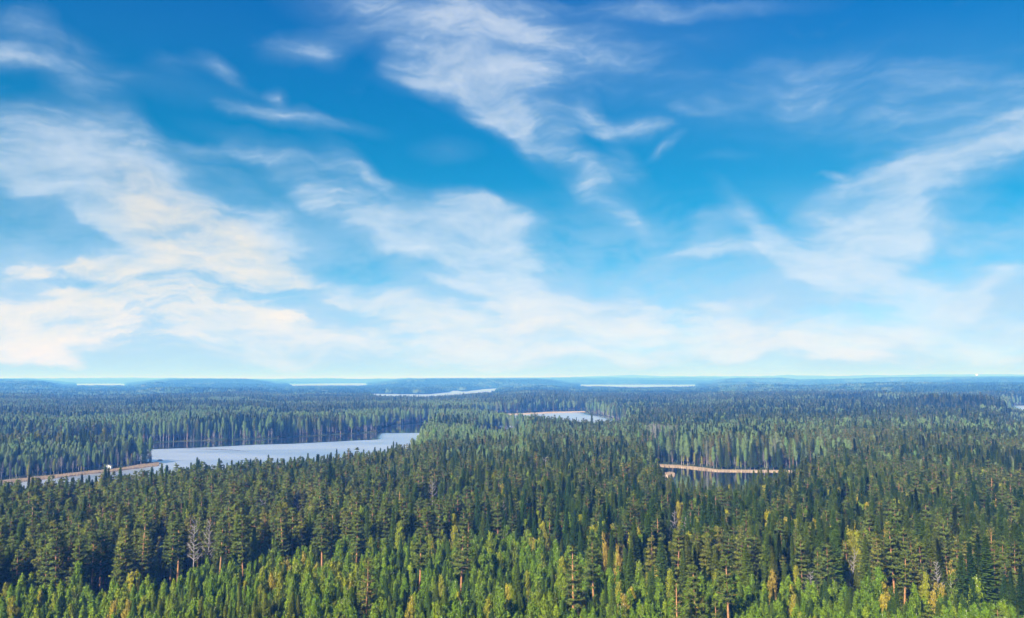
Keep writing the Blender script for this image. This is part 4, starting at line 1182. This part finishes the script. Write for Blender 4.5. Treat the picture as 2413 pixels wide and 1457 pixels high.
# ================================================================== small built things
def flat_mat(name, c, rough=.7):
    m = new_mat(name); b = NB(m)
    geo = b.n('ShaderNodeNewGeometry')
    nz = b.n('ShaderNodeTexNoise', {'Vector': geo.outputs['Position'], 'Scale': 1.5, 'Detail': 4.0})
    col = b.ramp(nz.outputs[0], [(.3, tuple(v * .85 for v in c)), (.7, tuple(min(1, v * 1.08) for v in c))])
    p = b.n('ShaderNodeBsdfPrincipled', {'Base Color': col, 'Roughness': rough})
    o = b.n('ShaderNodeOutputMaterial'); b.L.new(p.outputs[0], o.inputs[0])
    return m
WHITE, ROOF, PLANK, GLASS, ROCK = flat_mat('white_paint', (.78, .78, .76)), flat_mat('grey_roof', (.22, .22, .23)), flat_mat('weathered_plank', (.42, .38, .33)), flat_mat('dark_glass', (.03, .04, .05), .1), flat_mat('rock', (.06, .06, .065))

def boxes(name, bs, mat, parent=None):
    V, F = [], []
    for (x0, y0, z0, x1, y1, z1) in bs:
        n = len(V)
        V += [(x0, y0, z0), (x1, y0, z0), (x1, y1, z0), (x0, y1, z0), (x0, y0, z1), (x1, y0, z1), (x1, y1, z1), (x0, y1, z1)]
        F += [tuple(n + q for q in f) for f in ((0, 3, 2, 1), (4, 5, 6, 7), (0, 1, 5, 4), (1, 2, 6, 5), (2, 3, 7, 6), (3, 0, 4, 7))]
    me = bpy.data.meshes.new(name); me.from_pydata(V, [], F); me.materials.append(mat)
    o = bpy.data.objects.new(name, me); COL.objects.link(o); o.parent = parent
    return o
def thing(name, label, cat, loc, rz=0, group=None):
    e = bpy.data.objects.new(name, None); COL.objects.link(e); e.location = loc; e.rotation_euler = (0, 0, rz)
    e['label'] = label; e['category'] = cat
    if group: e['group'] = group
    return e
def gable(name, w, l, z0, zr, ov, mat, parent):
    a, b_ = w / 2 + ov, l / 2 + ov; tk = .18
    V = []
    for o_ in (0, tk): V += [(-a, -b_, z0 + o_), (0, -b_, zr + o_), (a, -b_, z0 + o_), (-a, b_, z0 + o_), (0, b_, zr + o_), (a, b_, z0 + o_)]
    F = [(0, 1, 4, 3), (1, 2, 5, 4), (6, 9, 10, 7), (7, 10, 11, 8), (0, 3, 9, 6), (2, 8, 11, 5), (0, 6, 7, 1), (1, 7, 8, 2), (3, 4, 10, 9), (4, 5, 11, 10)]
    me = bpy.data.meshes.new(name); me.from_pydata(V, [], F); me.materials.append(mat)
    o = bpy.data.objects.new(name, me); COL.objects.link(o); o.parent = parent
    return o
def house(px, py, w, l, hw, hr, rz, label, name='white_house', cat='house'):
    gx, gy = ground(px, py); t_ = thing(name, label, cat, (gx, gy, max(height1(gx, gy), .3)), rz)
    wl = boxes('wall', [(-w / 2, -l / 2, 0, w / 2, l / 2, hw)], WHITE, t_)
    V = []
    for s_ in (-1, 1):
        V += [(-w / 2, s_ * l / 2, hw), (w / 2, s_ * l / 2, hw), (0, s_ * l / 2, hr - .05)]
    me = bpy.data.meshes.new('gable_wall'); me.from_pydata(V, [], [(0, 1, 2), (5, 4, 3)]); me.materials.append(WHITE)
    g_ = bpy.data.objects.new('gable_wall', me); COL.objects.link(g_); g_.parent = t_
    gable('roof', w, l, hw - .1, hr, .4, ROOF, t_)
    n = max(1, int(w // 2.2))
    for i in range(n):
        cx = -w / 2 + (i + .5) * w / n
        boxes('window', [(cx - .4, -l / 2 - .04, hw * .4, cx + .4, -l / 2 + .02, hw * .8)], GLASS, t_)
    return t_
house(335, 947, 16, 9, 5, 8.5, .2, 'white house with a grey roof far off in the woods on the left')
hut = house(256, 1106.5, 4.4, 3.2, 1.7, 2.8, .05, 'small white hut on the reedy lake shore below birches', 'lake_hut', 'hut')
gx, gy = ground(228, 1110.5)
jt = thing('jetty', 'low weathered plank jetty on the shore left of the white hut', 'jetty', (gx, gy, 0), .12)
for i in range(24):
    boxes('plank', [(-6 + i * .5, -.8, .55, -6 + i * .5 + .46, .8, .62)], PLANK, jt)
for i in range(4):
    for s_ in (-.7, .7):
        boxes('post', [(-5.6 + i * 3.7, s_ - .08, -1.5, -5.44 + i * 3.7, s_ + .08, .549)], PLANK, jt)

def rock(px, py, s, label, name='rock'):
    gx, gy = ground(px, py); q = rr(int(px))
    bm_v = []; F = []
    n, m_ = 10, 5
    for i in range(m_ + 1):
        ph = math.pi * .5 * i / m_
        for j in range(n):
            a = j * 2 * math.pi / n; k_ = 1 + q.uniform(-.18, .18)
            bm_v.append((s[0] * math.cos(a) * math.cos(ph) * k_, s[1] * math.sin(a) * math.cos(ph) * k_, s[2] * math.sin(ph) * k_ - .2))
    for i in range(m_):
        for j in range(n): F.append((i * n + j, i * n + (j + 1) % n, (i + 1) * n + (j + 1) % n, (i + 1) * n + j))
    me = bpy.data.meshes.new(name); me.from_pydata(bm_v, [], F); me.materials.append(ROCK)
    o = bpy.data.objects.new(name, me); COL.objects.link(o); o.location = (gx, gy, 0)
    o['label'] = label; o['category'] = 'rock'
rock(377, 1085.5, (2.4, 1.2, 1.0), 'dark rock in the lake, upper one off the wooded point')
rock(377, 1093, (2.0, 1.2, .9), 'dark rock in the lake, lower one off the wooded point')
# added low dark strip, stands in for a dark ripple line on the lake
V, F = [], []
cl = [(430, 1057.8), (470, 1058.6), (520, 1060), (550, 1061), (589, 1065.4)]
cp = [ground(*c) for c in cl]; n = 40; q = rr(12)
tt_ = np.linspace(0, len(cp) - 1, n); cxs = np.interp(tt_, range(len(cp)), [c[0] for c in cp]); cys = np.interp(tt_, range(len(cp)), [c[1] for c in cp])
wv = np.sin(np.linspace(0, math.pi, n)) ** .6 * (1.6 + q.uniform(-.5, .5, n)) + .1
hv = np.sin(np.linspace(0, math.pi, n)) ** .5 * (.30 + q.uniform(-.1, .12, n)) + .03
for i in range(n): V += [(cxs[i], cys[i] - wv[i], -.1), (cxs[i], cys[i], hv[i]), (cxs[i], cys[i] + wv[i], -.1)]
for i in range(n - 1): F += [(i * 3, i * 3 + 3, i * 3 + 4, i * 3 + 1), (i * 3 + 1, i * 3 + 4, i * 3 + 5, i * 3 + 2)]
me = bpy.data.meshes.new('ripple_strip'); me.from_pydata(V, [], F); me.materials.append(ROCK)
o = bpy.data.objects.new('ripple_strip', me); COL.objects.link(o); o['label'] = 'long low dark strip in place of a ripple line, just above the lake'; o['category'] = 'ripple_strip'

# white globe tower on the skyline
a0, e0 = az_el(2302, 892); D = 11600.0
gx, gy = math.sin(a0) * D, math.cos(a0) * D; gz = height1(gx, gy)
tw = thing('globe_tower', 'tiny white globe tower on the skyline at the far right', 'tower', (gx, gy, gz))
tb = TB(); tb.tube([(0, 0, 0), (0, 0, 30), (0, 0, 40)], [7, 4, 4], 16); v, f = tb.out()
o = bpy.data.objects.new('shaft', mesh_from('shaft', v, f, [WHITE], smooth_shade=True)); COL.objects.link(o); o.parent = tw
import bmesh
bm = bmesh.new(); bmesh.ops.create_uvsphere(bm, u_segments=20, v_segments=12, radius=15)
me = bpy.data.meshes.new('globe'); bm.to_mesh(me); bm.free(); me.materials.append(WHITE)
for p_ in me.polygons: p_.use_smooth = True
o = bpy.data.objects.new('globe', me); COL.objects.link(o); o.parent = tw; o.location = (0, 0, 50)

# ================================================================== the air
hz = bpy.data.meshes.new('haze')
S, B0, B1 = 46000.0, -3.0, 190.0
hz.from_pydata([(-S, -S, B0), (S, -S, B0), (S, S, B0), (-S, S, B0), (-S, -S, B1), (S, -S, B1), (S, S, B1), (-S, S, B1)], [],
               [(0, 3, 2, 1), (4, 5, 6, 7), (0, 1, 5, 4), (1, 2, 6, 5), (2, 3, 7, 6), (3, 0, 4, 7)])
hm = new_mat('haze_air'); b = NB(hm)
pv = b.n('ShaderNodeVolumePrincipled')
pv.inputs['Color'].default_value = (.085, .31, 1.0, 1)
pv.inputs['Density'].default_value = 3.1e-4
pv.inputs['Absorption Color'].default_value = (1, 1, 1, 1)
pv.inputs['Anisotropy'].default_value = 0.0
pv.inputs['Density Attribute'].default_value = ''
o = b.n('ShaderNodeOutputMaterial'); b.L.new(pv.outputs[0], o.inputs['Volume'])
hz.materials.append(hm)
ho = bpy.data.objects.new('haze', hz); COL.objects.link(ho); ho['kind'] = 'stuff'
